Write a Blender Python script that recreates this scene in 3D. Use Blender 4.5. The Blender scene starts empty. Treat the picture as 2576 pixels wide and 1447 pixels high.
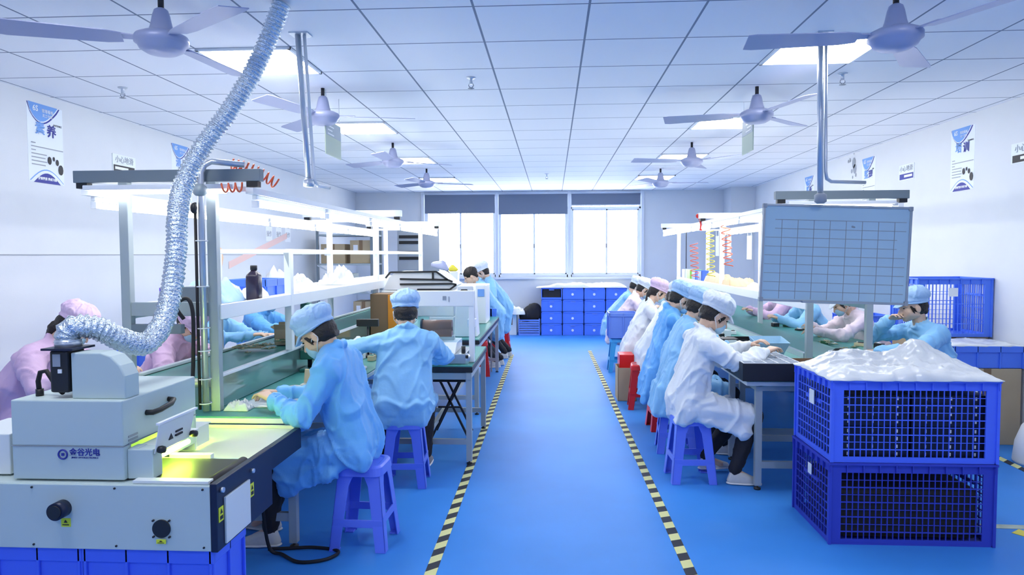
import bpy, bmesh, math, random
from mathutils import Vector, Matrix, noise, Euler
PI = math.pi
R = math.radians
random.seed(7)
S = bpy.context.scene
C = S.collection

# ------------------------------------------------------------------ camera, world, exposure
cd = bpy.data.cameras.new('camera')
cd.sensor_width = 36.0
cd.lens = 1745.5 / 2576 * 36.0
cd.clip_end = 200
cam = bpy.data.objects.new('camera', cd)
C.objects.link(cam)
cam.location = (0, 0, 1.58)
yaw, pit, rol = .0585, .047, -.0041
F = Vector((-math.sin(yaw) * math.cos(pit), math.cos(yaw) * math.cos(pit), -math.sin(pit)))
R0 = Vector((math.cos(yaw), math.sin(yaw), 0))
U0 = R0.cross(F)
Rr = R0 * math.cos(rol) + U0 * math.sin(rol)
Ur = -R0 * math.sin(rol) + U0 * math.cos(rol)
cam.matrix_world = Matrix(((Rr.x, Ur.x, -F.x, 0), (Rr.y, Ur.y, -F.y, 0), (Rr.z, Ur.z, -F.z, 1.58), (0, 0, 0, 1)))
S.camera = cam

W = bpy.data.worlds.new('daylight')
S.world = W
W.use_nodes = True
W.node_tree.nodes['Background'].inputs[0].default_value = (.95, .97, 1, 1)
W.node_tree.nodes['Background'].inputs[1].default_value = 6.0
vs = S.view_settings
vs.view_transform = 'Standard'
vs.look = 'None'
vs.gamma = 1
vs.exposure = 0.79
vs.use_curve_mapping = False
S.cycles.max_bounces = 8
S.cycles.diffuse_bounces = 4
S.cycles.glossy_bounces = 3
PANEL_W = 12.5      # radiance of the ceiling panels
TUBE_W = 12.0       # radiance of the bench tubes
LCOL = (1.0, .97, .93)

# ------------------------------------------------------------------ materials
def mat(name, col, rough=.5, metal=0, bump=0, bscale=40, vary=0, emit=0, spec=.5, trans=0, alpha=1, detail=3, coat=0, vscale=3, sheen=0):
    m = bpy.data.materials.new(name)
    m.use_nodes = True
    nt = m.node_tree
    b = nt.nodes['Principled BSDF']
    c4 = (*col, 1)
    b.inputs['Base Color'].default_value = c4
    b.inputs['Roughness'].default_value = rough
    b.inputs['Metallic'].default_value = metal
    b.inputs['Specular IOR Level'].default_value = spec
    b.inputs['Transmission Weight'].default_value = trans
    b.inputs['Alpha'].default_value = alpha
    b.inputs['Coat Weight'].default_value = coat
    b.inputs['Sheen Weight'].default_value = sheen
    if emit:
        b.inputs['Emission Color'].default_value = c4
        b.inputs['Emission Strength'].default_value = emit
    tc = nt.nodes.new('ShaderNodeTexCoord')
    if bump:
        n = nt.nodes.new('ShaderNodeTexNoise')
        n.inputs['Scale'].default_value = bscale
        n.inputs['Detail'].default_value = detail
        bn = nt.nodes.new('ShaderNodeBump')
        bn.inputs['Strength'].default_value = bump
        bn.inputs['Distance'].default_value = .01
        nt.links.new(tc.outputs['Object'], n.inputs['Vector'])
        nt.links.new(n.outputs['Fac'], bn.inputs['Height'])
        nt.links.new(bn.outputs['Normal'], b.inputs['Normal'])
    if vary:
        n2 = nt.nodes.new('ShaderNodeTexNoise')
        n2.inputs['Scale'].default_value = vscale
        n2.inputs['Detail'].default_value = 4
        mr = nt.nodes.new('ShaderNodeMapRange')
        mr.inputs['From Min'].default_value = .3
        mr.inputs['From Max'].default_value = .7
        mr.inputs['To Min'].default_value = 1 - vary
        mr.inputs['To Max'].default_value = 1 + vary
        mx = nt.nodes.new('ShaderNodeVectorMath')
        mx.operation = 'SCALE'
        mx.inputs[0].default_value = col
        nt.links.new(tc.outputs['Object'], n2.inputs['Vector'])
        nt.links.new(n2.outputs['Fac'], mr.inputs['Value'])
        nt.links.new(mr.outputs[0], mx.inputs['Scale'])
        nt.links.new(mx.outputs[0], b.inputs['Base Color'])
    return m

def grid_mat(name, col, line, sx, sy, ox, oy, w, rough=.7, axes='XY'):
    """flat colour with a thin line grid, in object space"""
    m = mat(name, col, rough, bump=.05, bscale=90)
    nt = m.node_tree
    b = nt.nodes['Principled BSDF']
    tc = nt.nodes.new('ShaderNodeTexCoord')
    sp = nt.nodes.new('ShaderNodeSeparateXYZ')
    nt.links.new(tc.outputs['Object'], sp.inputs[0])
    outs = []
    for ax, s, o in ((axes[0], sx, ox), (axes[1], sy, oy)):
        a = nt.nodes.new('ShaderNodeMath'); a.operation = 'ADD'; a.inputs[1].default_value = -o + s / 2
        nt.links.new(sp.outputs[ax], a.inputs[0])
        d = nt.nodes.new('ShaderNodeMath'); d.operation = 'FLOORED_MODULO'; d.inputs[1].default_value = s
        nt.links.new(a.outputs[0], d.inputs[0])
        e = nt.nodes.new('ShaderNodeMath'); e.operation = 'SUBTRACT'; e.inputs[1].default_value = s / 2
        nt.links.new(d.outputs[0], e.inputs[0])
        f = nt.nodes.new('ShaderNodeMath'); f.operation = 'ABSOLUTE'
        nt.links.new(e.outputs[0], f.inputs[0])
        g = nt.nodes.new('ShaderNodeMath'); g.operation = 'LESS_THAN'; g.inputs[1].default_value = w / 2
        nt.links.new(f.outputs[0], g.inputs[0])
        outs.append(g)
    mx = nt.nodes.new('ShaderNodeMath'); mx.operation = 'MAXIMUM'
    nt.links.new(outs[0].outputs[0], mx.inputs[0]); nt.links.new(outs[1].outputs[0], mx.inputs[1])
    mix = nt.nodes.new('ShaderNodeMix'); mix.data_type = 'RGBA'
    mix.inputs['A'].default_value = (*col, 1); mix.inputs['B'].default_value = (*line, 1)
    nt.links.new(mx.outputs[0], mix.inputs['Factor'])
    nt.links.new(mix.outputs['Result'], b.inputs['Base Color'])
    return m

def stripe_mat(name, a, c, period, axis='Y', slant=0.0):
    m = mat(name, a, .6)
    nt = m.node_tree; b = nt.nodes['Principled BSDF']
    tc = nt.nodes.new('ShaderNodeTexCoord'); sp = nt.nodes.new('ShaderNodeSeparateXYZ')
    nt.links.new(tc.outputs['Object'], sp.inputs[0])
    o = 'X' if axis == 'Y' else 'Y'
    s = nt.nodes.new('ShaderNodeMath'); s.operation = 'MULTIPLY_ADD'; s.inputs[1].default_value = slant
    nt.links.new(sp.outputs[o], s.inputs[0]); nt.links.new(sp.outputs[axis], s.inputs[2])
    d = nt.nodes.new('ShaderNodeMath'); d.operation = 'FLOORED_MODULO'; d.inputs[1].default_value = period
    nt.links.new(s.outputs[0], d.inputs[0])
    g = nt.nodes.new('ShaderNodeMath'); g.operation = 'LESS_THAN'; g.inputs[1].default_value = period / 2
    nt.links.new(d.outputs[0], g.inputs[0])
    mix = nt.nodes.new('ShaderNodeMix'); mix.data_type = 'RGBA'
    mix.inputs['A'].default_value = (*a, 1); mix.inputs['B'].default_value = (*c, 1)
    nt.links.new(g.outputs[0], mix.inputs['Factor']); nt.links.new(mix.outputs['Result'], b.inputs['Base Color'])
    return m

M = dict(
    wall=mat('painted_wall', (.71, .75, .81), .75, bump=.04, bscale=120, vary=.015),
    floor=mat('blue_epoxy', (.05, .27, .76), .48, bump=.015, bscale=7, vary=.07, vscale=1.2, spec=.22),
    white=mat('white_paint', (.84, .88, .93), .4),
    plast_w=mat('white_plastic', (.82, .86, .9), .35),
    alu=mat('aluminium', (.62, .67, .73), .35, metal=.75),
    post=mat('grey_steel', (.40, .47, .50), .45, metal=.2),
    beam=mat('beam_grey', (.20, .25, .29), .45, metal=.2),
    black=mat('black_plastic', (.012, .014, .018), .45),
    rubber=mat('black_rubber', (.01, .01, .013), .6),
    navy=mat('navy_steel', (.012, .018, .05), .4, metal=.2),
    mach=mat('machine_grey', (.50, .62, .64), .45, bump=.02, bscale=200),
    mach_w=mat('machine_white', (.74, .80, .82), .4),
    steel=mat('brushed_steel', (.66, .68, .62), .42, metal=.45, bump=.03, bscale=60),
    foil=mat('crinkled_foil', (.70, .79, .86), .16, metal=.95, bump=1.0, bscale=100, detail=3),
    crate=mat('blue_crate', (.08, .17, .95), .42, bump=.02, bscale=60),
    crate_b=mat('bright_blue_crate', (.08, .22, .93), .4),
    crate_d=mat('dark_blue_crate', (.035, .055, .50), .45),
    crate_l=mat('pale_blue_bin', (.16, .30, .85), .4),
    stool=mat('blue_stool_plastic', (.13, .22, .95), .32),
    stool_r=mat('red_stool_plastic', (.72, .015, .02), .32),
    stool_l=mat('light_blue_plastic', (.05, .40, .80), .35),
    coat_b=mat('blue_gown', (.15, .49, .98), .55, bump=.35, bscale=18, vary=.06, sheen=.2),
    coat_b2=mat('sky_blue_gown', (.27, .60, .95), .55, bump=.35, bscale=18, vary=.06, sheen=.2),
    coat_w=mat('white_gown', (.84, .89, .95), .6, bump=.35, bscale=18, vary=.05, sheen=.2),
    coat_p=mat('pink_gown', (.74, .52, .76), .6, bump=.35, bscale=18, vary=.06, sheen=.2),
    coat_pp=mat('pale_pink_gown', (.88, .74, .82), .6, bump=.35, bscale=18, vary=.05, sheen=.2),
    cap_b=mat('blue_cap', (.40, .62, .92), .6, bump=.5, bscale=30),
    cap_w=mat('white_cap', (.76, .83, .93), .6, bump=.5, bscale=30),
    cap_p=mat('pink_cap', (.76, .58, .80), .6, bump=.5, bscale=30),
    skin=mat('skin', (.74, .50, .37), .5, bump=.03, bscale=120),
    hair=mat('black_hair', (.016, .012, .011), .5, bump=.6, bscale=90),
    mask=mat('face_mask', (.38, .62, .80), .7, bump=.1, bscale=80),
    maskw=mat('white_mask', (.8, .86, .9), .7),
    trousers=mat('black_trousers', (.012, .012, .018), .75, bump=.3, bscale=25),
    trousers_n=mat('navy_trousers', (.02, .025, .06), .75, bump=.3, bscale=25),
    shoe=mat('white_trainer', (.62, .63, .62), .55, bump=.2, bscale=60),
    sole=mat('shoe_sole', (.75, .76, .76), .6),
    shoe_g=mat('grey_shoe', (.25, .24, .25), .6),
    green=mat('green_mat', (.06, .30, .27), .35, bump=.02, bscale=80),
    belt=mat('green_belt', (.08, .36, .31), .35),
    glassy=mat('tinted_panel', (.30, .46, .46), .08, metal=.6),
    pcb=mat('circuit_green', (.03, .16, .07), .4),
    brass=mat('tan_component', (.58, .50, .32), .45),
    card=mat('cardboard', (.50, .40, .26), .8, bump=.05, bscale=60, vary=.05),
    cardb=mat('brown_tape', (.24, .15, .08), .6),
    film=mat('plastic_film', (.86, .90, .93), .22, bump=.35, bscale=16, trans=.12, spec=.6, detail=4),
    film2=mat('clear_bag', (.72, .82, .88), .15, bump=.5, bscale=30, trans=.2, spec=.6),
    orange=mat('orange_hose', (.85, .14, .05), .35),
    orange_b=mat('orange_panel', (.75, .28, .02), .5),
    yellow=mat('yellow_sticker', (.72, .82, .04), .5),
    ink=mat('navy_ink', (.02, .03, .30), .5),
    ink_k=mat('black_ink', (.015, .015, .02), .5),
    ink_l=mat('light_blue_ink', (.16, .36, .80), .5),
    ink_g=mat('grey_ink', (.30, .34, .40), .5),
    pgreen=mat('drill_green', (.02, .13, .10), .35),
    red=mat('red_plastic', (.70, .03, .03), .35),
    bottle=mat('dark_bottle', (.03, .02, .045), .25, spec=.6),
    bottle_l=mat('bottle_label', (.05, .04, .07), .6),
    blind=mat('grey_blind', (.16, .20, .29), .8, bump=.1, bscale=250),
    frame_w=mat('window_frame', (.70, .76, .86), .4),
    board=mat('whiteboard_surface', (.42, .60, .74), .22, bump=.01, bscale=12, vary=.03),
    boardf=mat('board_frame', (.40, .45, .50), .35, metal=.6),
    fan=mat('fan_paint', (.38, .42, .62), .35, metal=.1),
    paper=mat('poster_paper', (.80, .87, .96), .55),
    sign=mat('sign_grey', (.42, .50, .56), .5),
    sign_g=mat('sign_green', (.50, .60, .50), .5),
    copper=mat('brown_reel', (.36, .16, .09), .4),
    purple=mat('violet_bin', (.13, .07, .70), .4),
    fabric_k=mat('black_cloth', (.02, .02, .024), .8, bump=.3, bscale=20),
    yel=mat('yellow_plastic', (.80, .70, .06), .4),
    lime=mat('lime_plastic', (.35, .75, .10), .4),
    faint_o=mat('faded_orange_decal', (.88, .60, .38), .7),
    faint_r=mat('faded_red_banner', (.88, .62, .58), .7),
    building=mat('outside_wall', (.75, .75, .75), .8),
)
M['ceiling'] = grid_mat('ceiling_tiles', (.86, .89, .95), (.20, .25, .34), .5998, .5998, .192, 4.234, .013, .8)
M['tape'] = stripe_mat('hazard_tape', (.015, .02, .03), (.72, .72, .30), .105, 'Y')
M['tape2'] = stripe_mat('hazard_tape_across', (.015, .02, .03), (.72, .72, .30), .105, 'X')
M['tapeg'] = mat('worn_tape', (.42, .50, .42), .6, vary=.3, vscale=8)
M['panel'] = mat('light_diffuser', LCOL, .5, emit=PANEL_W)
M['tube'] = mat('lit_tube', (1.0, .98, .96), .5, emit=TUBE_W)
M['uv'] = mat('uv_lamp', (.75, 1.0, .10), .5, emit=38)
gm = mat('window_glass', (1, 1, 1), .02, trans=1)
M['glass'] = gm
# thin panes: a plain transparent-and-glossy mix so daylight passes
nt = gm.node_tree
tr = nt.nodes.new('ShaderNodeBsdfTransparent'); gl = nt.nodes.new('ShaderNodeBsdfGlossy'); ms = nt.nodes.new('ShaderNodeMixShader')
gl.inputs['Roughness'].default_value = .02; ms.inputs[0].default_value = .06
nt.links.new(tr.outputs[0], ms.inputs[1]); nt.links.new(gl.outputs[0], ms.inputs[2])
nt.links.new(ms.outputs[0], nt.nodes['Material Output'].inputs['Surface'])
ac = mat('acrylic', (1, 1, 1), .02)
M['acrylic'] = ac
nt = ac.node_tree
tr = nt.nodes.new('ShaderNodeBsdfTransparent'); gl = nt.nodes.new('ShaderNodeBsdfGlossy'); ms = nt.nodes.new('ShaderNodeMixShader')
tr.inputs[0].default_value = (.85, .93, .97, 1); gl.inputs['Roughness'].default_value = .04; ms.inputs[0].default_value = .04
nt.links.new(tr.outputs[0], ms.inputs[1]); nt.links.new(gl.outputs[0], ms.inputs[2])
nt.links.new(ms.outputs[0], nt.nodes['Material Output'].inputs['Surface'])

# ------------------------------------------------------------------ mesh helpers
def V(*a):
    return Vector(a if len(a) > 1 else a[0])

class MB:
    """collects shapes; build() links them as ONE mesh object"""
    def __init__(s):
        s.v = []; s.f = []; s.sm = []
    def add(s, vs_, fs, smooth=False):
        o = len(s.v)
        s.v += [Vector(p) for p in vs_]
        s.f += [tuple(i + o for i in f) for f in fs]
        s.sm += [smooth] * len(fs)
        return s
    def box(s, x0, x1, y0, y1, z0, z1, rz=0, rx=0, ry=0):
        c = Vector(((x0 + x1) / 2, (y0 + y1) / 2, (z0 + z1) / 2))
        h = Vector((abs(x1 - x0) / 2, abs(y1 - y0) / 2, abs(z1 - z0) / 2))
        m = Euler((rx, ry, rz)).to_matrix()
        p = [c + m @ Vector((h.x * a, h.y * b, h.z * d)) for a in (-1, 1) for b in (-1, 1) for d in (-1, 1)]
        s.add(p, [(0, 1, 3, 2), (4, 6, 7, 5), (0, 4, 5, 1), (2, 3, 7, 6), (0, 2, 6, 4), (1, 5, 7, 3)])
        return s
    def bar(s, a, b, w, t=None, up=(0, 0, 1)):
        """square bar from a to b"""
        t = t or w
        a = Vector(a); b = Vector(b); d = (b - a).normalized(); u = Vector(up)
        if abs(d.dot(u)) > .95:
            u = Vector((0, 1, 0))
        r = d.cross(u).normalized(); u = r.cross(d)
        p = [q + r * (w / 2 * i) + u * (t / 2 * j) for q in (a, b) for i, j in ((-1, -1), (1, -1), (1, 1), (-1, 1))]
        s.add(p, [(0, 1, 2, 3)[::-1], (4, 5, 6, 7), (0, 1, 5, 4), (1, 2, 6, 5), (2, 3, 7, 6), (3, 0, 4, 7)])
        return s
    def tube(s, pts, r, n=10, caps=True, closed=False):
        pts = [Vector(p) for p in pts]
        N = len(pts)
        rs = r if isinstance(r, (list, tuple)) else [r] * N
        base = len(s.v); prev = None
        vv = []
        for i, p in enumerate(pts):
            if closed:
                d = pts[(i + 1) % N] - pts[i - 1]
            else:
                d = pts[min(i + 1, N - 1)] - pts[max(i - 1, 0)]
            if d.length < 1e-9: d = Vector((0, 0, 1))
            d.normalize()
            if prev is None:
                u = Vector((0, 0, 1)) if abs(d.z) < .9 else Vector((1, 0, 0))
                u = (u - d * u.dot(d)).normalized()
            else:
                u = prev - d * prev.dot(d)
                u = u.normalized() if u.length > 1e-6 else prev
            prev = u; w = d.cross(u)
            for k in range(n):
                a = 2 * PI * k / n
                vv.append(p + (u * math.cos(a) + w * math.sin(a)) * rs[i])
        ff = []
        for i in range(N if closed else N - 1):
            j = (i + 1) % N
            for k in range(n):
                l = (k + 1) % n
                ff.append((i * n + k, i * n + l, j * n + l, j * n + k))
        s.add(vv, ff, True)
        if caps and not closed:
            s.f.append(tuple(base + k for k in range(n))[::-1]); s.sm.append(False)
            s.f.append(tuple(base + (N - 1) * n + k for k in range(n))); s.sm.append(False)
        return s
    def cyl(s, a, b, r, r2=None, n=20):
        return s.tube([a, b], [r, r if r2 is None else r2], n)
    def lathe(s, c, prof, n=24, axis='Z'):
        """prof: list of (radius, height)"""
        vv = []
        for r_, h in prof:
            for k in range(n):
                a = 2 * PI * k / n
                p = (r_ * math.cos(a), r_ * math.sin(a), h)
                if axis == 'Y': p = (p[0], p[2], p[1])
                if axis == 'X': p = (p[2], p[0], p[1])
                vv.append(Vector(c) + Vector(p))
        ff = [(i * n + k, i * n + (k + 1) % n, (i + 1) * n + (k + 1) % n, (i + 1) * n + k) for i in range(len(prof) - 1) for k in range(n)]
        base = len(s.v)
        s.add(vv, ff, True)
        s.f.append(tuple(base + k for k in range(n))[::-1]); s.sm.append(False)
        s.f.append(tuple(base + (len(prof) - 1) * n + k for k in range(n))); s.sm.append(False)
        return s
    def prism(s, poly, a, b):
        """poly: list of points on a plane, extruded by vector b-a (a is offset of first face)"""
        n = len(poly); a = Vector(a); b = Vector(b)
        p = [Vector(q) + a for q in poly] + [Vector(q) + b for q in poly]
        s.add(p, [tuple(range(n))[::-1], tuple(range(n, 2 * n))] + [(i, (i + 1) % n, n + (i + 1) % n, n + i) for i in range(n)])
        return s
    def hull(s, spheres, n=1):
        """convex hull of spheres (x,y,z,r) or (x,y,z,rx,ry,rz)"""
        bm = bmesh.new()
        for q in spheres:
            r_ = q[3:] if len(q) == 6 else (q[3],) * 3
            for d in ICO[n]:
                bm.verts.new((q[0] + d[0] * r_[0], q[1] + d[1] * r_[1], q[2] + d[2] * r_[2]))
        bmesh.ops.convex_hull(bm, input=bm.verts[:])
        bm.verts.ensure_lookup_table()
        used = [v for v in bm.verts if v.link_faces]
        ix = {v: i for i, v in enumerate(used)}
        s.add([v.co.copy() for v in used], [tuple(ix[v] for v in f.verts) for f in bm.faces], True)
        bm.free()
        return s
    def ball(s, c, r, n=2, rot=None):
        r_ = r if isinstance(r, (tuple, list)) else (r,) * 3
        me = ICOM[n]
        m = rot or Matrix.Identity(3)
        s.add([Vector(c) + m @ Vector((d[0] * r_[0], d[1] * r_[1], d[2] * r_[2])) for d in me[0]], me[1], True)
        return s
    def text(s, txt, size, o, ux, uy, align='CENTER', bold=0.0, depth=.0006):
        cu = bpy.data.curves.new('t', 'FONT')
        cu.body = txt; cu.size = size; cu.align_x = align; cu.align_y = 'CENTER'
        cu.offset = bold; cu.extrude = depth; cu.resolution_u = 2
        ob = bpy.data.objects.new('t', cu); C.objects.link(ob)
        bpy.context.view_layer.update()
        me = bpy.data.meshes.new_from_object(ob.evaluated_get(bpy.context.evaluated_depsgraph_get()))
        ux = Vector(ux).normalized(); uy = Vector(uy).normalized(); uz = ux.cross(uy)
        o = Vector(o)
        s.add([o + ux * v.co.x + uy * v.co.y + uz * v.co.z for v in me.vertices], [tuple(p.vertices) for p in me.polygons])
        bpy.data.objects.remove(ob); bpy.data.curves.remove(cu); bpy.data.meshes.remove(me)
        return s
    def build(s, name, m, parent=None, bevel=0, world=True, smooth=None, seg=2):
        me = bpy.data.meshes.new(name)
        pts = s.v
        if parent is not None and world:
            inv = MW[parent.name].inverted()
            pts = [inv @ p for p in s.v]
        me.from_pydata([tuple(p) for p in pts], [], s.f)
        me.polygons.foreach_set('use_smooth', s.sm if smooth is None else [smooth] * len(s.f))
        me.validate()
        me.materials.append(M[m] if isinstance(m, str) else m)
        bm = bmesh.new(); bm.from_mesh(me)
        bmesh.ops.recalc_face_normals(bm, faces=bm.faces[:])
        bm.to_mesh(me); bm.free()
        o = bpy.data.objects.new(name, me)
        C.objects.link(o)
        if parent is not None:
            o.parent = parent
            MW[o.name] = MW[parent.name]
        else:
            MW[o.name] = Matrix.Identity(4)
        if bevel:
            b = o.modifiers.new('bevel', 'BEVEL'); b.width = bevel; b.segments = seg; b.limit_method = 'ANGLE'; b.angle_limit = R(40)
        return o

def _ico(sub):
    bm = bmesh.new(); bmesh.ops.create_icosphere(bm, subdivisions=sub, radius=1)
    vs_ = [v.co.copy() for v in bm.verts]; fs = [tuple(v.index for v in f.verts) for f in bm.faces]
    bm.free(); return vs_, fs
ICOM = {k: _ico(k) for k in (1, 2, 3, 4)}
ICO = {k: ICOM[k][0] for k in ICOM}
MW = {}

def tag(o, label, cat, group=None, kind=None):
    o['label'] = label; o['category'] = cat
    if group: o['group'] = group
    if kind: o['kind'] = kind
    return o
def thing(name, label, cat, loc=(0, 0, 0), rz=0, group=None):
    o = bpy.data.objects.new(name, None); C.objects.link(o)
    o.empty_display_size = .1
    o.location = loc; o.rotation_euler = (0, 0, rz)
    MW[o.name] = Matrix.Translation(Vector(loc)) @ Matrix.Rotation(rz, 4, 'Z')
    return tag(o, label, cat, group)
def solo(mb, name, m, label, cat, group=None, kind=None, bevel=0, loc=None):
    """a thing that is one mesh, origin at loc"""
    if loc is not None:
        mb.v = [p - Vector(loc) for p in mb.v]
    o = mb.build(name, m, None, bevel)
    if loc is not None:
        o.location = loc; MW[o.name] = Matrix.Translation(Vector(loc))
    return tag(o, label, cat, group, kind)
def struct(mb, name, m, bevel=0, parent=None):
    o = mb.build(name, m, parent, bevel)
    if parent is None: o['kind'] = 'structure'
    return o
def kids(o):
    return [c for c in C.objects if c.parent == o]
def copy_tree(o, parent=None):
    c = o.copy(); C.objects.link(c); c.parent = parent
    for k in kids(o):
        copy_tree(k, c)
    return c
def dup(o, loc, rz, label=None, group=None):
    c = copy_tree(o); c.location = loc; c.rotation_euler = (0, 0, rz)
    MW[c.name] = Matrix.Translation(Vector(loc)) @ Matrix.Rotation(rz, 4, 'Z')
    if label: c['label'] = label
    if group: c['group'] = group
    return c
def recolour(root, frm, to):
    """give a copied thing its own colour"""
    for k in kids(root):
        if k.type == 'MESH' and k.data.materials and k.data.materials[0] == M[frm]:
            k.data = k.data.copy(); k.data.materials[0] = M[to]
        recolour(k, frm, to)

def remesh(ob, voxel, smooth=3, fold=0, fscale=9.0, seed=0, mask=None, ridge=True):
    """fuse the overlapping blobs of a mesh object into one skin, smooth it, press folds into it"""
    md = ob.modifiers.new('r', 'REMESH'); md.mode = 'VOXEL'; md.voxel_size = voxel; md.use_smooth_shade = True
    if smooth:
        sm = ob.modifiers.new('s', 'SMOOTH'); sm.factor = .5; sm.iterations = smooth
    bpy.context.view_layer.update()
    me = bpy.data.meshes.new_from_object(ob.evaluated_get(bpy.context.evaluated_depsgraph_get()))
    ob.modifiers.clear()
    old = ob.data; ob.data = me; me.name = old.name
    bpy.data.meshes.remove(old)
    if fold:
        for v, nrm in zip(me.vertices, [x.vector.copy() for x in me.vertex_normals]):
            p = v.co
            q = Vector((p.x * fscale * 1.15 - p.z * fscale * .35 + seed * 3.1, p.y * fscale + p.z * fscale * .2, p.z * fscale * .45 + p.x * fscale * .25 + seed))
            if ridge:
                a = 1 - abs(noise.noise(q)) * 2.6
                b = 1 - abs(noise.noise(q * 2.1 + Vector((5, 2, 9)))) * 2.6
                w_ = Vector((noise.noise(q * .6), noise.noise(q * .6 + Vector((7, 1, 3))), 0)) * 1.1
                a = max(0, 1 - abs(noise.noise(q + w_)) * 6.5)
                b = max(0, 1 - abs(noise.noise(q * 1.9 + w_ + Vector((5, 2, 9)))) * 6)
                h = .62 * a + .28 * b + .9 * noise.noise(q * .7 + Vector((3, 3, 3))) - .15
            else:
                h = noise.noise(q)
            k = mask(p) if mask else 1
            v.co = p + nrm * (h * fold * k)
    me.polygons.foreach_set('use_smooth', [True] * len(me.polygons))
    me.update()
    return ob

# ================================================================== THE SETTING
XL, XR, YB, YF, H = -4.04, 3.86, 14.1, -4.0, 2.864
struct(MB().box(XL - .2, XR + .2, YF - .2, YB + .3, -.12, 0), 'floor', 'floor')
struct(MB().box(XL - .2, XR + .2, YF - .2, YB + .3, H, H + .1), 'ceiling', 'ceiling')
struct(MB().box(XL - .2, XL, YF, YB, 0, H), 'wall_left', 'wall')
struct(MB().box(XR, XR + .2, YF, YB, 0, H), 'wall_right', 'wall')
struct(MB().box(XL, XR, YF - .2, YF, 0, H), 'wall_front', 'wall')
WX0, WX1, WZ0, WZ1 = -2.63, 1.79, 1.125, 2.83
b = MB()
b.box(XL, WX0, YB, YB + .22, 0, H); b.box(WX1, XR, YB, YB + .22, 0, H)
b.box(WX0, WX1, YB, YB + .22, 0, WZ0); b.box(WX0, WX1, YB, YB + .22, WZ1, H)
struct(b, 'wall_back', 'wall')
struct(MB().box(3.40, XR, 13.55, YB, 0, H), 'trim_1', 'wall')
struct(MB().box(WX0 - .03, WX1 + .03, YB - .05, YB + .02, WZ0 - .04, WZ0), 'trim_2', 'frame_w', .004)
for i, (a, c, zb) in enumerate(((WX0, -1.125, 2.44), (-1.125, .34, 2.412), (.34, WX1, 2.575))):
    t = bpy.data.objects.new('window_%d' % (i + 1), None); C.objects.link(t); t['kind'] = 'structure'
    MW[t.name] = Matrix.Identity(4)
    f = MB(); w = .055
    y0, y1 = YB + .02, YB + .09
    f.box(a, a + w, y0, y1, WZ0, WZ1); f.box(c - w, c, y0, y1, WZ0, WZ1)
    f.box(a, c, y0, y1, WZ0, WZ0 + w); f.box(a, c, y0, y1, WZ1 - w, WZ1)
    f.box(a, c, y0, y1, 2.50, 2.545)
    f.build('window_frame', 'frame_w', t, .004)
    m_ = (a + c) / 2 + (.02 if i else -.0)
    for k, (p, q, yy) in enumerate(((a + w, m_ + .02, y0 + .01), (m_ - .02, c - w, y0 + .035))):
        s = MB()
        s.box(p, p + .028, yy, yy + .02, WZ0 + w, 2.50); s.box(q - .028, q, yy, yy + .02, WZ0 + w, 2.50)
        s.box(p, q, yy, yy + .02, WZ0 + w, WZ0 + w + .03); s.box(p, q, yy, yy + .02, 2.47, 2.50)
        so = s.build('window_sash', 'frame_w', t, .003)
        MB().box(p + .02, q - .02, yy + .008, yy + .012, WZ0 + w, 2.48).build('window_pane', 'glass', so)
    MB().box(a + w, c - w, y0 + .03, y0 + .034, 2.545, WZ1 - w).build('window_pane', 'glass', t)
    MB().box(m_ - .012, m_ + .012, y0 - .008, y0 + .012, 1.72, 1.80).build('window_handle', 'ink_g', t)
    g = MB()
    for k in range(13):
        xx = a + w + .03 + k * (c - a - 2 * w - .06) / 12
        g.cyl((xx, YB + .16, WZ0 + .002), (xx, YB + .16, WZ1 - .002), .008, n=6)
    g.build('security_bars', 'frame_w', t)
    # roller blind hanging inside
    nm = ('left', 'middle', 'right')[i]
    bl = thing('roller_blind', 'grey roller blind half lowered over the %s window' % nm, 'blind', ((a + c) / 2, YB - .06, WZ1))
    MB().box(a + .04, c - .04, YB - .062, YB - .056, zb, WZ1 - .03).build('blind_cloth', 'blind', bl)
    MB().cyl((a + .03, YB - .06, WZ1 - .005), (c - .03, YB - .06, WZ1 - .005), .024, n=14).build('blind_roller', 'frame_w', bl)
    MB().box(a + .04, c - .04, YB - .066, YB - .052, zb - .015, zb + .004).build('bottom_bar', 'frame_w' if i == 2 else 'blind', bl, .002)
b = MB()
for x in (WX0 - .01, -1.125, .34, WX1 + .01):
    b.box(x - .03, x + .03, YB - .045, YB + .02, WZ0, WZ1 + .02)
b.box(WX0 - .04, WX1 + .04, YB - .07, YB + .02, WZ1 + .005, WZ1 + .03)
struct(b, 'trim_3', 'frame_w', .004)
# thin grey line on the left wall at eye height
struct(MB().box(XL, XL + .004, 2.0, 11.0, 1.592, 1.60), 'trim_4', 'ink_g')
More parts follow.
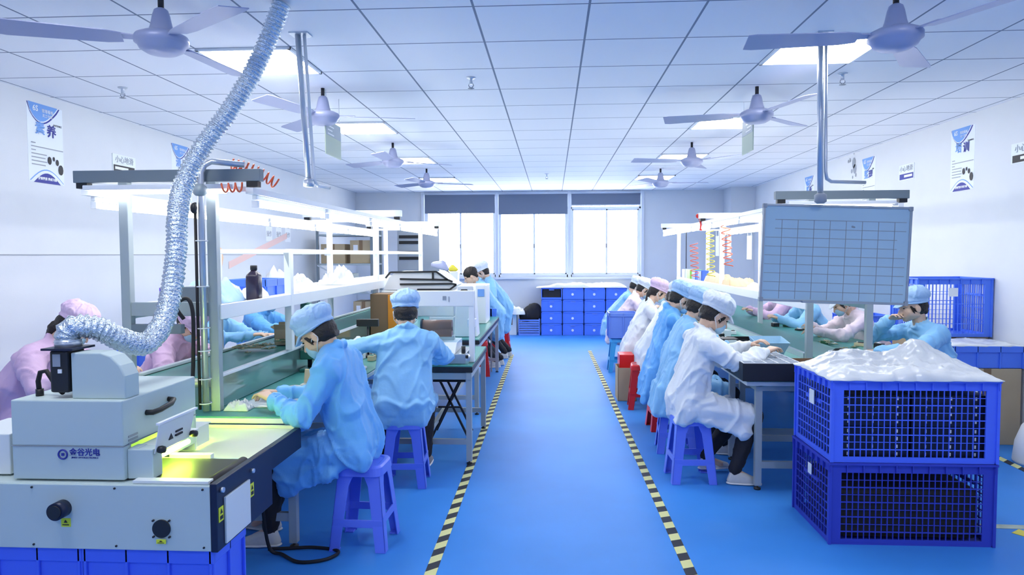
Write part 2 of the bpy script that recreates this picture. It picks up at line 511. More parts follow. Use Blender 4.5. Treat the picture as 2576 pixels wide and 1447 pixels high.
# floor tapes
def strip(name, m, a, c, w, label, group=None):
    a = Vector(a); c = Vector(c); d = c - a
    o = MB().box(-w / 2, w / 2, 0, d.length, .0005, .0025).build(name, m)
    o.location = (a.x, a.y, 0); o.rotation_euler = (0, 0, math.atan2(-d.x, d.y))
    MW[o.name] = Matrix.Identity(4)
    return tag(o, label, 'floor tape', group)
M['tape'] = stripe_mat('hazard_tape', (.015, .02, .03), (.74, .74, .33), .17, 'Y', -.9)
M['tape_b'] = stripe_mat('hazard_tape_b', (.015, .02, .03), (.74, .74, .33), .17, 'Y', -.4)
strip('floor_tape', 'tape', (-.600, 1.6, 0), (-.640, 10.9, 0), .058, 'black and yellow striped tape along the left side of the aisle')
strip('floor_tape', 'tape_b', (.700, 1.6, 0), (.605, 11.4, 0), .058, 'black and yellow striped tape along the right side of the aisle')
strip('floor_tape', 'tape', (3.37, 3.2, 0), (3.44, 5.75, 0), .058, 'striped tape on the floor by the big carton at the right')
strip('floor_tape', 'tapeg', (2.45, 4.10, 0), (3.7, 4.05, 0), .06, 'worn greenish tape crossing the floor right of the blue crates')
strip('floor_tape', 'yel', (2.70, 3.92, 0), (2.62, 4.03, 0), .09, 'torn patch of yellow tape on the floor right of the blue crates')

# ================================================================== CEILING FITTINGS
def ceiling_light(x, y, label, group=None):
    t = thing('ceiling_light', label, 'ceiling light', (x + .3, y + .3, H), 0, group)
    MB().box(x + .018, x + .582, y + .018, y + .582, H - .012, H - .006).build('diffuser', 'panel', t)
    f = MB()
    f.box(x, x + .6, y, y + .018, H - .016, H); f.box(x, x + .6, y + .582, y + .6, H - .016, H)
    f.box(x, x + .018, y, y + .6, H - .016, H); f.box(x + .582, x + .6, y, y + .6, H - .016, H)
    f.build('frame', 'white', t)
ord_ = ('nearest', 'second', 'third', 'farthest')
for k in range(4):
    yy = 4.234 + 2.4 * k
    ceiling_light(1.392, yy, 'square ceiling light, %s in the right row' % ord_[k], 'lit ceiling panels')
    ceiling_light(-2.208, yy, 'square ceiling light, %s in the left row' % ord_[k], 'lit ceiling panels')
for k in range(3):
    for x in (1.392, -2.208):
        ceiling_light(x, 1.834 - 2.4 * k, 'square ceiling light behind the viewer', 'ceiling panels behind the viewer')

def fan(x, y, a0, label, zc=2.62):
    t = thing('ceiling_fan', label, 'ceiling fan', (x, y, H), 0, 'ceiling fans')
    MB().cyl((x, y, zc + .16), (x, y, H), .014, n=12).build('rod', 'ink_k', t)
    MB().lathe((x, y, zc), [(.018, .165), (.032, .155), (.040, .13), (.050, .08), (.062, .045), (.066, .04)]).build('canopy', 'fan', t)
    MB().lathe((x, y, zc), [(.085, .046), (.118, .03), (.124, .02), (.124, -.005), (.112, -.012), (.1, -.035), (.07, -.052), (.03, -.058), (.001, -.058)], 32).build('motor', 'fan', t)
    for k in range(3):
        a = R(a0 + 120 * k)
        m = Matrix.Translation((x, y, zc + .01)) @ Matrix.Rotation(a, 4, 'Z') @ Matrix.Rotation(R(11), 4, 'X')
        b = MB()
        ps = []
        for u, w in ((.17, .045), (.24, .062), (.45, .07), (.66, .078), (.70, .070)):
            ps.append((u, w))
        n = len(ps)
        top = [m @ Vector((u, w, .003 - .25 * w * w)) for u, w in ps] + [m @ Vector((u, -w, .003)) for u, w in reversed(ps)]
        bot = [p - Vector((0, 0, .004)) for p in top]
        N = len(top)
        b.add(top + bot, [tuple(range(N)), tuple(range(N, 2 * N))[::-1]] + [(i, (i + 1) % N, N + (i + 1) % N, N + i) for i in range(N)])
        bo = b.build('blade', 'fan', t)
        MB().prism([m @ Vector(q) for q in ((.10, .02, .004), (.24, .03, .006), (.24, -.03, .006), (.10, -.02, .004))], (0, 0, 0), (0, 0, .006)).build('blade_bracket', 'fan', bo)
fan(-1.90, 3.33, -37, 'big ceiling fan nearest the viewer at the upper left')
fan(1.66, 3.52, -64, 'big ceiling fan nearest the viewer at the upper right')
fan(-1.76, 5.30, 12, 'ceiling fan behind the small hanging sign at the left', 2.64)
fan(1.57, 5.50, 165, 'ceiling fan beside the small hanging sign at the right', 2.64)
fan(-1.82, 7.9, 30, 'ceiling fan below the third ceiling light of the left row', 2.64)
fan(1.60, 8.15, 70, 'ceiling fan below the third ceiling light of the right row', 2.64)
fan(-1.87, 10.3, 20, 'farthest ceiling fan of the left row', 2.64)
fan(1.62, 10.6, 0, 'farthest ceiling fan of the right row', 2.64)

for x, y, w in ((-3.262, 5.16, 'at the upper left, nearest the left wall'), (-.587, 5.06, 'over the aisle'), (2.07, 5.15, 'right of the nearest right ceiling light'), (-.09, 11.1, 'far back over the aisle')):
    t = thing('sprinkler', 'small ceiling sprinkler head ' + w, 'sprinkler', (x, y, H), 0, 'sprinkler heads')
    MB().lathe((x, y, H), [(.035, 0), (.03, -.008), (.012, -.01), (.012, -.045), (.018, -.05)]).build('body', 'alu', t)
    MB().tube([(x - .014, y, H - .045), (x - .018, y, H - .06), (x, y, H - .078)], .003, 6).tube([(x + .014, y, H - .045), (x + .018, y, H - .06), (x, y, H - .078)], .003, 6).build('yoke', 'ink_g', t)
    MB().lathe((x, y, H - .08), [(.022, .002), (.024, 0), (.004, -.004)]).build('deflector', 'ink_g', t)

# hanging signs, boards across the viewing direction of the side aisles
def hang_sign(x, y0, y1, z0, z1, label):
    t = thing('hanging_sign', label, 'sign', (x, (y0 + y1) / 2, H))
    b = MB().box(x - .004, x + .004, y0, y1, z0, z1).build('sign_board', 'sign_g', t, .002)
    s = 1 if x < 0 else -1
    g = MB().box(x - .0055, x + .0055, y0 + .01, y1 - .01, z0 + .15, z1 - .01)
    g.build('sign_face', 'sign', b)
    l = MB()
    for k in range(3):
        l.box(x - .0065, x + .0065, y0 + .05, y0 + .2 - .04 * (k % 2), z1 - .05 - k * .03, z1 - .04 - k * .03)
    l.build('lettering', 'white', b)
    for yy in (y0 + .03, y1 - .03):
        MB().cyl((x, yy, z1), (x, yy, H), .003, n=6).build('hanging_wire', 'white', t)
hang_sign(-1.75, 5.31, 5.70, 2.37, 2.64, 'grey and green hanging sign beside the left ceiling fan')
hang_sign(1.62, 5.76, 6.08, 2.42, 2.70, 'grey and green hanging sign beside the right ceiling fan')

# ceiling drop conduits
t = thing('ceiling_conduit', 'pair of upright steel pipes dropping from the ceiling above the whiteboard', 'pipe', (1.56, 4.2, H))
MB().tube([(1.556, 4.2, H), (1.572, 4.2, 1.92)], .017, 12).build('pipe', 'alu', t)
MB().tube([(1.592, 4.21, H), (1.603, 4.21, 2.06), (1.612, 4.21, 2.02), (1.64, 4.22, 2.005), (1.85, 4.25, 2.0)], .011, 10).build('branch_pipe', 'alu', t)
MB().lathe((1.574, 4.2, 1.905), [(.02, .03), (.034, .02), (.034, -.02), (.02, -.03)], 16).build('pipe_clamp', 'ink_g', t)
MB().box(1.53, 1.62, 4.16, 4.25, H - .008, H).build('ceiling_plate', 'alu', t)
t = thing('ceiling_conduit', 'upright steel pipes dropping from the ceiling above the left workbench', 'pipe', (-1.47, 4.0, H))
MB().tube([(-1.47, 4.0, H), (-1.42, 4.0, 2.0)], .017, 12).build('pipe', 'alu', t)
MB().tube([(-1.435, 4.01, H), (-1.39, 4.01, 2.02), (-1.375, 4.03, 1.99), (-1.33, 4.1, 1.985)], .010, 10).build('branch_pipe', 'white', t)
MB().lathe((-1.42, 4.0, 2.0), [(.02, .03), (.032, .02), (.032, -.015), (.02, -.02)], 16).build('pipe_clamp', 'alu', t)
MB().box(-1.51, -1.40, 3.96, 4.05, H - .008, H).build('ceiling_plate', 'alu', t)

# ================================================================== WALL POSTERS
def poster(x, y0, y1, z0, z1, s, big, label, cut=False):
    """s=+1 on the left wall (seen from +x), -1 on the right wall"""
    w = y1 - y0; h = z1 - z0
    t = thing('wall_poster', label, 'poster', (x, (y0 + y1) / 2, z0))
    e = .003 * s
    def P(u, v, d=1.0):           # u 0..1 from the reader's left, v 0..1 from the bottom
        yy = y0 + u * w if s > 0 else y1 - u * w
        return Vector((x + e * d, yy, z0 + v * h))
    def poly(name, pts, m, d):
        q = [P(u, v, d) for u, v in pts]
        MB().prism(q, (0, 0, 0), (.0008 * s, 0, 0)).build(name, m, t)
    poly('paper', ((0, 0), (1, 0), (1, 1), (0, 1)), 'paper', .1)
    arc = [(.0 + .86 * k / 12, 1 - .22 * math.sin(PI * (k / 12) ** .8)) for k in range(13)]
    poly('header_rim', [(0, .995)] + [(u * 1.06, v - .03) for u, v in arc[1:-1]] + [(.92, .995)], 'ink', .6)
    poly('header_gap', [(.02, .998)] + [(u * 1.02, v - .015) for u, v in arc[1:-1]] + [(.88, .998)], 'paper', 1.0)
    poly('header', [(.03, 1.0)] + arc[1:-1] + [(.85, 1.0)], 'ink_l', 1.4)
    ux = Vector((0, s, 0)); uz = Vector((0, 0, 1))
    MB().text('6S', .10 * h, P(.22, .93, 2), ux, uz, bold=.001).build('header_number', 'white', t)
    MB().text('管理看板', .052 * h, P(.56, .92, 2), ux, uz).build('header_text', 'white', t)
    MB().text('员工守则', .045 * h, P(.55, .86, 2), ux, uz).build('header_text', 'white', t)
    MB().text(big[0], .17 * h, P(.34, .68, 1.5), ux, uz, bold=.002).build('big_character', 'ink_l', t)
    MB().text(big[1], .17 * h, P(.66, .67, 1.5), ux, uz, bold=.002).build('big_character', 'ink', t)
    word = {'素养': 'SHITSUKE', '清洁': 'SEIKETSU', '整理': 'SEIRI', '整顿': 'SEITON'}.get(big, 'TRAINING')
    MB().text(word, .035 * h, P(.84, .77, 1.5), ux, uz).build('small_text', 'ink_k', t)
    b = MB()
    for k in range(7):
        a = .49 - .045 * k
        l = .9 if k == 1 else (.12 if k in (0, 2) else .38 + .04 * (k % 2))
        q = [P(.08, a, 1.5), P(.08 + l, a, 1.5), P(.08 + l, a + .012, 1.5), P(.08, a + .012, 1.5)]
        b.prism(q, (0, 0, 0), (.0006 * s, 0, 0))
    b.build('text_lines', 'ink_g', t)
    b = MB()
    for u, v, r_ in ((.58, .30, .035), (.70, .33, .02), (.80, .29, .028), (.90, .20, .045)):
        q = [P(u + r_ * math.cos(k * PI / 5) * h / w, v + r_ * 1.5 * math.sin(k * PI / 5), 1.5) for k in range(10)]
        b.prism(q, (0, 0, 0), (.0006 * s, 0, 0))
    b.build('pictogram', 'ink_k', t)
    ar = [(.02 + .96 * k / 12, .0 + .16 * math.sin(PI * k / 12)) for k in range(13)]
    poly('footer_rim', [(u, v + .02) for u, v in ar], 'ink_l', .6)
    poly('footer_gap', [(u, v + .005) for u, v in ar], 'paper', 1.0)
    poly('footer', [(.12 + .76 * k / 12, .13 * math.sin(PI * k / 12)) for k in range(13)], 'ink', 1.4)
    MB().text('提高素质 养成习惯', .040 * h, P(.5, .055, 2), ux, uz, bold=.0008).build('footer_text', 'white', t)
poster(XL, 5.17, 5.56, 2.165, 2.785, 1, '素养', 'blue and white poster at the near end of the left wall')
poster(XL, 7.20, 7.60, 2.165, 2.785, 1, '清洁', 'blue and white poster behind the ribbed hose on the left wall')
poster(XR, 6.64, 7.02, 2.17, 2.76, -1, '培训', 'blue and white poster at the near end of the right wall')
poster(XR, 8.60, 8.96, 2.10, 2.75, -1, '整理', 'blue and white poster above the right end of the lamp beam')
poster(XR, 10.55, 10.93, 2.10, 2.74, -1, '整顿', 'blue and white poster partly behind the ceiling pipe at the right')

def strip_sign(x, y0, y1, z, s, label, m):
    t = thing('wall_sign', label, 'sign', (x, (y0 + y1) / 2, z))
    MB().box(x, x + .006 * s, y0, y1, z - .06, z + .11).build('sign_plate', 'paper', t)
    MB().box(x + .006 * s, x + .008 * s, y0 + .01, y1 - .02, z - .05, z + .01).build('sign_band', m, t)
    MB().box(x + .008 * s, x + .009 * s, y0 + .03, y1 - .12, z - .03, z - .005).build('band_gap', 'white', t)
    MB().text('小心地滑', .07, (x + .008 * s, (y0 + y1) / 2, z + .06), (0, s, 0), (0, 0, 1)).build('sign_text', 'ink_g', t)
strip_sign(XL, 6.20, 6.55, 2.42, 1, 'small framed sign above the grey beam on the left wall', 'ink_k')
strip_sign(XR, 7.70, 8.02, 2.44, -1, 'small sign with a blue band between the posters on the right wall', 'ink')
strip_sign(XR, 5.75, 6.12, 2.38, -1, 'black banded sign cut by the right edge of the photo', 'ink_k')
t = thing('wall_decal', 'grey figure decal near the ceiling of the right wall', 'decal', (XR, 9.2, 2.55))
b = MB()
for dy, dz, r_ in ((.12, .13, .02), (.17, .12, .015), (.0, .08, .05), (-.03, .0, .045), (.06, -.02, .02), (-.06, -.08, .018), (.03, -.1, .015), (.0, .2, .012)):
    q = [(XR - .003, 9.2 + dy + r_ * math.cos(k * PI / 5), 2.66 + dz + r_ * 1.4 * math.sin(k * PI / 5)) for k in range(10)]
    b.prism(q, (0, 0, 0), (-.001, 0, 0))
b.build('decal_figure', 'ink_g', t)

# faded orange flower and ribbon banner on the left wall
t = thing('wall_decoration', 'faded orange flower and pale red ribbon on the left wall', 'wall decoration', (XL, 8.6, 1.5))
b = MB()
for k in range(8):
    a = k * PI / 4
    q = [(XL + .004, 8.15 + .09 * math.cos(a) + .07 * math.cos(j * PI / 4), 1.56 + .09 * math.sin(a) + .07 * math.sin(j * PI / 4)) for j in range(8)]
    b.prism(q, (0, 0, 0), (.001 + .0004 * k, 0, 0))
b.build('flower', 'faint_o', t)
b = MB()
for k in range(12):
    y = 8.45 + k * .16; z = 1.42 + .035 * k; y2 = y + .16; z2 = z + .035
    b.prism([(XL + .004, y, z), (XL + .004, y2, z2), (XL + .004, y2, z2 + .09), (XL + .004, y, z + .09)], (0, 0, 0), (.001, 0, 0))
b.build('ribbon', 'faint_r', t)
# papers taped to the left wall
for k, (y, z, w, h) in enumerate(((9.6, 1.95, .22, .32), (9.95, 1.95, .22, .32), (10.3, 1.95, .22, .32))):
    t = thing('paper_notice', 'white paper notice taped high on the left wall, %s of three' % ('nearest', 'middle', 'farthest')[k], 'paper', (XL, y, z), 0, 'paper notices on the left wall')
    MB().box(XL, XL + .002, y, y + w, z - h / 2, z + h / 2).build('sheet', 'white', t)
    MB().text('安全', .09, (XL + .003, y + w / 2, z + .08), (0, 1, 0), (0, 0, 1)).text('操作', .09, (XL + .003, y + w / 2, z - .06), (0, 1, 0), (0, 0, 1)).build('sheet_text', 'ink_g', t)

# ================================================================== LEFT BENCH LINE
def bench(x0, x1, y0, y1, xc0, xc1, label, cz, legs):
    """long assembly bench: green topped table with a conveyor box down its middle"""
    t = thing('assembly_bench', label, 'workbench', ((x0 + x1) / 2, y0, 0))
    MB().box(x0, x1, y0, y1, .715, .742).build('tabletop', 'mach_w', t, .003)
    MB().box(x0 + .004, x1 - .004, y0 + .004, y1, .7425, .75).build('table_mat', 'green', t)
    fr = MB()
    for x in (x0 + .10, x1 - .10):
        fr.bar((x, y0 + .06, .69), (x, y1 - .05, .69), .04)
    for y in legs:
        fr.bar((x0 + .10, y, .69), (x1 - .10, y, .69), .04)
    fr.build('apron_frame', 'post', t)
    for y in legs: MB().bar((x0 + .12, y, .17), (x1 - .12, y, .17), .03, .045).build('lower_rail', 'post', t)
    for x in (x0 + .10, x1 - .10):
        for y in legs:
            l = MB().bar((x, y, .03), (x, y, .70), .042).build('leg', 'post', t)
            MB().lathe((x, y, 0), [(.022, 0), (.024, .012), (.007, .016), (.007, .04)], 12).build('levelling_foot', 'black', l)
    return t
tb = bench(-2.80, -1.30, 3.46, 9.6, -2.28, -1.82, 'long green topped assembly bench on the left under a lamp frame', .92, (3.62, 5.6, 7.6, 9.5))

def conveyor(x0, x1, y0, y1, z, label):
    t = thing('belt_conveyor', label, 'conveyor', ((x0 + x1) / 2, y0, .75))
    MB().box(x0 + .02, x1 - .02, y0 + .05, y1 - .05, .752, z - .03).build('conveyor_body', 'glassy', t)
    for x in (x0, x1):
        MB().box(x - .008, x + .008, y0, y1, .753, z - .012).build('side_panel', 'glassy', t, .002)
        MB().box(x - .016, x + .016, y0, y1, z - .012, z + .006).build('side_rail', 'white', t, .003)
    MB().box(x0 + .02, x1 - .02, y0 + .02, y1 - .02, z - .022, z - .014).build('belt', 'belt', t)
    MB().cyl((x0 + .01, y0 + .03, z - .045), (x1 - .01, y0 + .03, z - .045), .028, n=18).build('roller', 'steel', t)
    return t
conveyor(-2.28, -1.82, 3.66, 9.5, .93, 'raised belt conveyor with reflective sides along the left bench')

def gantry(xa, xb, hw, y0, y1, ys, ztop, zshelf, label, m, m2, base=.75, shelf0=0.0):
    """overhead lamp frame of T-shaped portals, rails and a shelf"""
    xc = (xa + xb) / 2
    t = thing('lamp_frame', label, 'frame', (xc, y0, base))
    for k, y in enumerate(ys):
        mm = m if k == 0 else m2
        for x in (xa, xb):
            p = MB().bar((x, y, base + .001), (x, y, ztop - .03), .050, .045).build('post', mm, t, .003)
        bm_ = MB().box(xc - hw, xc + hw, y - .025, y + .025, ztop - .032, ztop + .032).build('cross_beam', mm if k else 'beam', t, .003)
        for s in (-1, 1):
            MB().box(xc + s * (hw - .045) - .03, xc + s * (hw - .045) + .03, y - .022, y + .022, ztop - .062, ztop - .033).build('beam_end_block', 'black', bm_)
        MB().box(xc - hw + .06, xc + hw - .08, y - .016, y + .016, ztop - .085, ztop - .060).build('stay_bar', 'alu' if k == 0 else m2, t)
    for x in (xc - hw + .06, xc + hw - .06):
        MB().box(x - .02, x + .02, y0 - .02, y1, ztop - .098, ztop - .066).build('lamp_rail', 'white', t)
    MB().box(xa - .02, xb + .02, y0 + shelf0, ys[-1], zshelf, zshelf + .022).build('shelf_board', 'white', t, .002)
    for x in (xa - .02, xb + .02):
        MB().box(x - .012, x + .012, y0 + shelf0, ys[-1], zshelf - .045, zshelf + .035).build('shelf_lip', 'white', t, .003)
    return t
lf = gantry(-2.28, -1.80, .51, 3.60, 9.45, (3.60, 7.00, 9.40), 2.005, 1.285, 'grey steel lamp frame with a shelf over the left bench', 'post', 'white')
# low inner frame
b = MB()
b.bar((-1.79, 4.62, .94), (-1.79, 4.62, 1.62), .048); b.bar((-1.79, 4.60, 1.61), (-1.79, 9.40, 1.61), .032)
b.bar((-2.29, 4.62, .94), (-2.29, 4.62, 1.62), .048); b.bar((-2.29, 4.60, 1.61), (-2.29, 9.40, 1.61), .032)
b.bar((-2.29, 4.62, 1.61), (-1.79, 4.62, 1.61), .03)
b.build('inner_frame', 'white', lf, .003)
MB().prism([(-1.815, 4.60, 1.60), (-1.78, 4.60, 1.60), (-1.78, 4.60, 1.50)], (0, 0, 0), (0, -.006, 0)).build('gusset', 'post', lf)
MB().box(-2.30, -1.78, 3.585, 3.60, 1.26, 1.335).build('shelf_end_plate', 'post', lf, .003)
MB().box(-2.26, -1.98, 3.58, 3.62, 1.165, 1.215).build('lower_end_plate', 'beam', lf, .003)

def tube_light(x, y, z, L, along, label, group):
    t = thing('tube_light', label, 'tube light', (x, y, z), 0, group)
    if along == 'Y':
        MB().box(x - .013, x + .013, y, y + L, z + .010, z + .035).build('housing', 'white', t, .004)
        MB().cyl((x, y + .03, z - .012), (x, y + L - .03, z - .010), .016, n=12).build('lit_tube', 'tube', t)
        for yy in (y + .015, y + L - .015):
            MB().box(x - .016, x + .016, yy - .014, yy + .014, z - .03, z + .006).build('tube_holder', 'white', t)
    else:
        MB().box(x, x + L, y - .018, y + .018, z + .004, z + .03).build('housing', 'white', t, .004)
        MB().cyl((x + .03, y, z - .008), (x + L - .03, y, z - .008), .010, n=10).build('lit_tube', 'tube', t)
    return t
def tubes(x, y0, n, z, pitch, L, side, where):
    proto = tube_light(x, y0, z, L, 'Y', 'white tube light, nearest on the %s rail over the %s bench' % (side, where), 'tube lights over the benches')
    words = ('nearest', 'second', 'third', 'fourth', 'fifth', 'sixth')
    for k in range(1, n):
        dup(proto, (x, y0 + k * pitch, z), 0, 'white tube light, %s on the %s rail over the %s bench' % (words[k], side, where))
tubes(-2.50, 3.66, 5, 1.872, 1.18, 1.14, 'wall side', 'left')
tubes(-1.60, 3.66, 5, 1.872, 1.18, 1.14, 'aisle side', 'left')
b = tube_light(-2.47, 3.55, 1.925, .80, 'X', 'slim tube light fixed below the near cross beam at the left', 'tube lights below the near beams')

# ------------------------------------------------------------------ RIGHT BENCH LINE
bench(1.40, 2.99, 5.46, 11.4, 2.0, 2.44, 'long green topped assembly bench on the right under a lamp frame', .79, (5.56, 7.5, 9.4, 11.3))
bench(1.27, 2.20, 4.60, 5.445, 2.0, 2.44, 'short bench carrying the black divided box at the right', .79, (4.68, 5.36))
t = thing('work_mat', 'green conveyor belt laid along the middle of the right bench', 'belt', (2.22, 5.2, .75))
MB().box(2.03, 2.41, 5.5, 11.2, .751, .775).build('belt', 'belt', t, .004)
MB().box(1.985, 2.022, 5.6, 11.2, .751, .79).build('side_rail', 'alu', t)
gantry(1.99, 2.44, .50, 5.50, 11.2, (5.50, 8.3, 11.1), 2.03, 1.19, 'grey steel lamp frame with a shelf over the right bench', 'post', 'white', .75)
tubes(1.77, 5.56, 5, 1.897, 1.13, 1.10, 'aisle side', 'right')
tubes(2.66, 5.56, 5, 1.897, 1.13, 1.10, 'wall side', 'right')
tube_light(1.80, 5.45, 1.95, .80, 'X', 'slim tube light fixed below the near cross beam at the right', 'tube lights below the near beams')

# whiteboard hung from the ceiling pipe
t = thing('whiteboard', 'framed whiteboard with a ruled grid hanging above the right bench', 'whiteboard', (1.69, 4.27, 1.29))
RB = Matrix.Translation((1.69, 4.275, 1.575)) @ Matrix.Rotation(R(1.9), 4, 'Y')
def rb(mb):
    mb.v = [RB @ p for p in mb.v]; return mb
W2, H2 = .435, .293
rb(MB().box(-W2, W2, -.008, .008, -H2, H2)).build('board_surface', 'board', t)
f = MB()
f.box(-W2, W2, -.014, .010, H2 - .014, H2); f.box(-W2, W2, -.014, .010, -H2, -H2 + .014)
f.box(-W2, -W2 + .014, -.014, .010, -H2, H2); f.box(W2 - .014, W2, -.014, .010, -H2, H2)
rb(f).build('board_frame', 'boardf', t, .002)
for sx in (-1, 1):
    for sz in (-1, 1):
        rb(MB().box(sx * W2 - .02 * (sx > 0) - .002, sx * W2 + .02 * (sx < 0) + .002, -.017, .012, sz * H2 - .022 * (sz > 0) - .002, sz * H2 + .022 * (sz < 0) + .002)).build('corner_cap', 'ink_g', t, .003)
g = MB()
for k in range(10):
    z = .200 - k * .0535
    a = -.36 if k < 2 else -W2 + .02
    g.box(a, W2 - .03 - .05 * (k in (2, 3)), -.0095, -.0085, z - .0018, z + .0018)
for k in range(8):
    x = -.32 + k * .094
    g.box(x - .0018, x + .0018, -.0095, -.0085, -.275, .200)
rb(g).build('ruled_grid', 'ink_g', t)
rb(MB().box(-.19, .06, -.045, -.012, -H2 - .002, -H2 + .010)).build('pen_tray', 'boardf', t, .002)
rb(MB().hull([(.09, -.010, .168, .004, .002, .006), (.105, -.010, .165, .004, .002, .004)])).build('ink_blot', 'ink_g', t)

# ================================================================== UV CURING MACHINE (near left)
t = thing('curing_machine', 'grey ultraviolet curing machine with a conveyor at the lower left', 'machine', (-1.8, 2.45, .47))
MB().box(-2.75, -1.262, 2.45, 2.80, .487, .735).build('base_cabinet', 'mach', t, .004)
MB().box(-1.261, -1.235, 2.445, 2.95, .485, .742).build('end_frame', 'navy', t, .003)
MB().box(-1.235, -1.226, 2.50, 2.71, .497, .675).build('end_cover_plate', 'mach_w', t, .002)
MB().box(-2.75, -1.26, 2.442, 2.450, .490, .733).build('front_plate', 'mach', t, .002)
c = MB()
for x in (-1.285, -1.62, -1.94, -2.26):
    for z in (.505, .722):
        c.cyl((x, 2.438, z), (x, 2.444, z), .004, n=8)
c.build('screws', 'ink_k', t)
b = MB().cyl((-1.82, 2.395, .645), (-1.82, 2.445, .645), .032, n=28)
b.build('exhaust_collar', 'navy', t)
MB().cyl((-1.82, 2.390, .645), (-1.82, 2.396, .645), .025, n=24).build('exhaust_mouth', 'black', t)
v = MB().cyl((-1.444, 2.436, .574), (-1.444, 2.444, .574), .034, n=32).build('vent_grille', 'black', t)
for k in range(4):
    a = PI / 4 + k * PI / 2
    MB().cyl((-1.444 + .043 * math.cos(a), 2.434, .574 + .043 * math.sin(a)), (-1.444 + .043 * math.cos(a), 2.443, .574 + .043 * math.sin(a)), .004, n=8).build('grille_screw', 'ink_k', v)
def sticker(parent, c, w, h, nrm, icon=True):
    c = Vector(c)
    if nrm == 'Y':
        s = MB().box(c.x - w / 2, c.x + w / 2, c.y - .001, c.y + .001, c.z - h / 2, c.z + h / 2).build('warning_sticker', 'yellow', parent)
        MB().prism([(c.x, c.y - .002, c.z + h * .35), (c.x - w * .2, c.y - .002, c.z), (c.x + w * .2, c.y - .002, c.z)], (0, 0, 0), (0, -.0006, 0)).box(c.x - w * .35, c.x + w * .35, c.y - .0026, c.y - .0015, c.z - h * .3, c.z - h * .2).build('sticker_mark', 'ink_k', s)
    else:
        s = MB().box(c.x - .001, c.x + .001, c.y - w / 2, c.y + w / 2, c.z - h / 2, c.z + h / 2).build('warning_sticker', 'yellow', parent)
        MB().prism([(c.x + .002, c.y, c.z + h * .38), (c.x + .002, c.y - w * .25, c.z + h * .05), (c.x + .002, c.y + w * .25, c.z + h * .05)], (0, 0, 0), (.0006, 0, 0)).box(c.x + .0015, c.x + .0026, c.y - w * .3, c.y + w * .3, c.z - h * .35, c.z - h * .1).build('sticker_mark', 'ink_k', s)
sticker(t, (-1.812, 2.441, .590), .036, .032, 'Y')
sticker(t, (-1.443, 2.433, .528), .036, .016, 'Y')
sticker(t, (-1.234, 2.475, .62), .036, .055, 'X')
sticker(t, (-1.234, 2.74, .62), .036, .055, 'X')
MB().cyl((-1.235, 2.478, .71), (-1.222, 2.478, .71), .010, n=14).build('bolt', 'alu', t)
MB().cyl((-1.235, 2.74, .70), (-1.222, 2.74, .70), .009, n=14).build('bolt', 'alu', t)
# belt and roller at the outlet
MB().box(-2.0, -1.29, 2.50, 2.76, .737, .742).build('conveyor_belt', 'black', t)
MB().cyl((-1.285, 2.47, .722), (-1.285, 2.78, .722), .024, n=24).build('end_roller', 'rubber', t)
MB().box(-1.56, -1.27, 2.455, 2.495, .736, .748).build('belt_side_guard', 'mach_w', t, .002)
MB().box(-1.598, -1.497, 2.56, 2.83, .842, .852).build('added_baffle', 'mach_w', t, .002)  # added baffle, keeps the green glow off the hood flank
MB().box(-1.598, -1.42, 2.77, 2.80, .736, .755).build('belt_side_guard', 'mach_w', t, .002)
# hood: hollow at its outlet side
hd = MB()
hd.box(-2.035, -1.60, 2.47, 3.00, .870, 1.043)
hd.box(-2.035, -1.60, 2.47, 2.52, .742, .870); hd.box(-2.035, -1.60, 2.80, 3.00, .742, .870)
hd.box(-2.035, -1.99, 2.52, 2.80, .742, .870)
h_ = hd.build('hood', 'mach', t, .005)
MB().box(-2.036, -1.599, 2.468, 3.001, .868, .8705).build('hood_seam', 'ink_g', h_)
MB().box(-1.599, -1.560, 2.50, 2.56, .742, .858).build('outlet_block', 'mach', h_, .004)
MB().box(-1.60, -1.50, 2.49, 2.555, .742, .855).build('outlet_block', 'mach', t, .004)
MB().prism([(-1.495, 2.49, .838), (-1.495, 2.735, .838), (-1.48, 2.76, .947), (-1.48, 2.50, .947)], (0, 0, 0), (.004, 0, 0)).build('light_shield', 'mach_w', t, .001)
MB().bar((-1.477, 2.49, .951), (-1.477, 2.77, .951), .014, .008).build('shield_lip', 'white', t)
s = MB()
s.box(-1.489, -1.480, 2.62, 2.67, .872, .879); s.box(-1.489, -1.480, 2.62, 2.67, .887, .894)
s.prism([(-1.487, 2.575, .868), (-1.487, 2.605, .868), (-1.487, 2.59, .893)], (0, 0, 0), (.004, 0, 0))
s.build('warning_print', 'ink_k', t)
for y in (2.51, 2.745):
    MB().lathe((-1.475, y, .85), [(.007, -.02), (.013, -.012), (.015, .0), (.012, .012), (.004, .014)], 14, 'X').build('clamp_knob', 'black', t)
# curved handle on the hood flank
MB().tube([(-1.600, 2.62, .965), (-1.575, 2.625, .965), (-1.565, 2.66, .968), (-1.565, 2.74, .976), (-1.575, 2.775, .985), (-1.600, 2.78, .985)], .011, 10).build('hood_handle', 'black', t)
b = MB()
for k in range(3):
    b.box(-1.600, -1.598, 2.50, 2.56, .895 - k * .014, .903 - k * .014)
b.build('rating_plate', 'ink_g', t)
# maker's mark on the front of the hood
b = MB()
ring = [(-1.835 + .017 * math.cos(k * PI / 14), 2.4675, .839 + .017 * math.sin(k * PI / 14)) for k in range(28)]
b.tube(ring, .003, 8, closed=True)
b.box(-1.840, -1.830, 2.4660, 2.4690, .834, .844)
b.build('maker_logo', 'ink', t)
MB().text('金谷光电', .030, (-1.750, 2.4685, .846), (1, 0, 0), (0, 0, 1), bold=.0006).text('JINGU OPTOELECTRONICS', .0085, (-1.750, 2.4685, .827), (1, 0, 0), (0, 0, 1)).build('maker_lettering', 'ink', t)
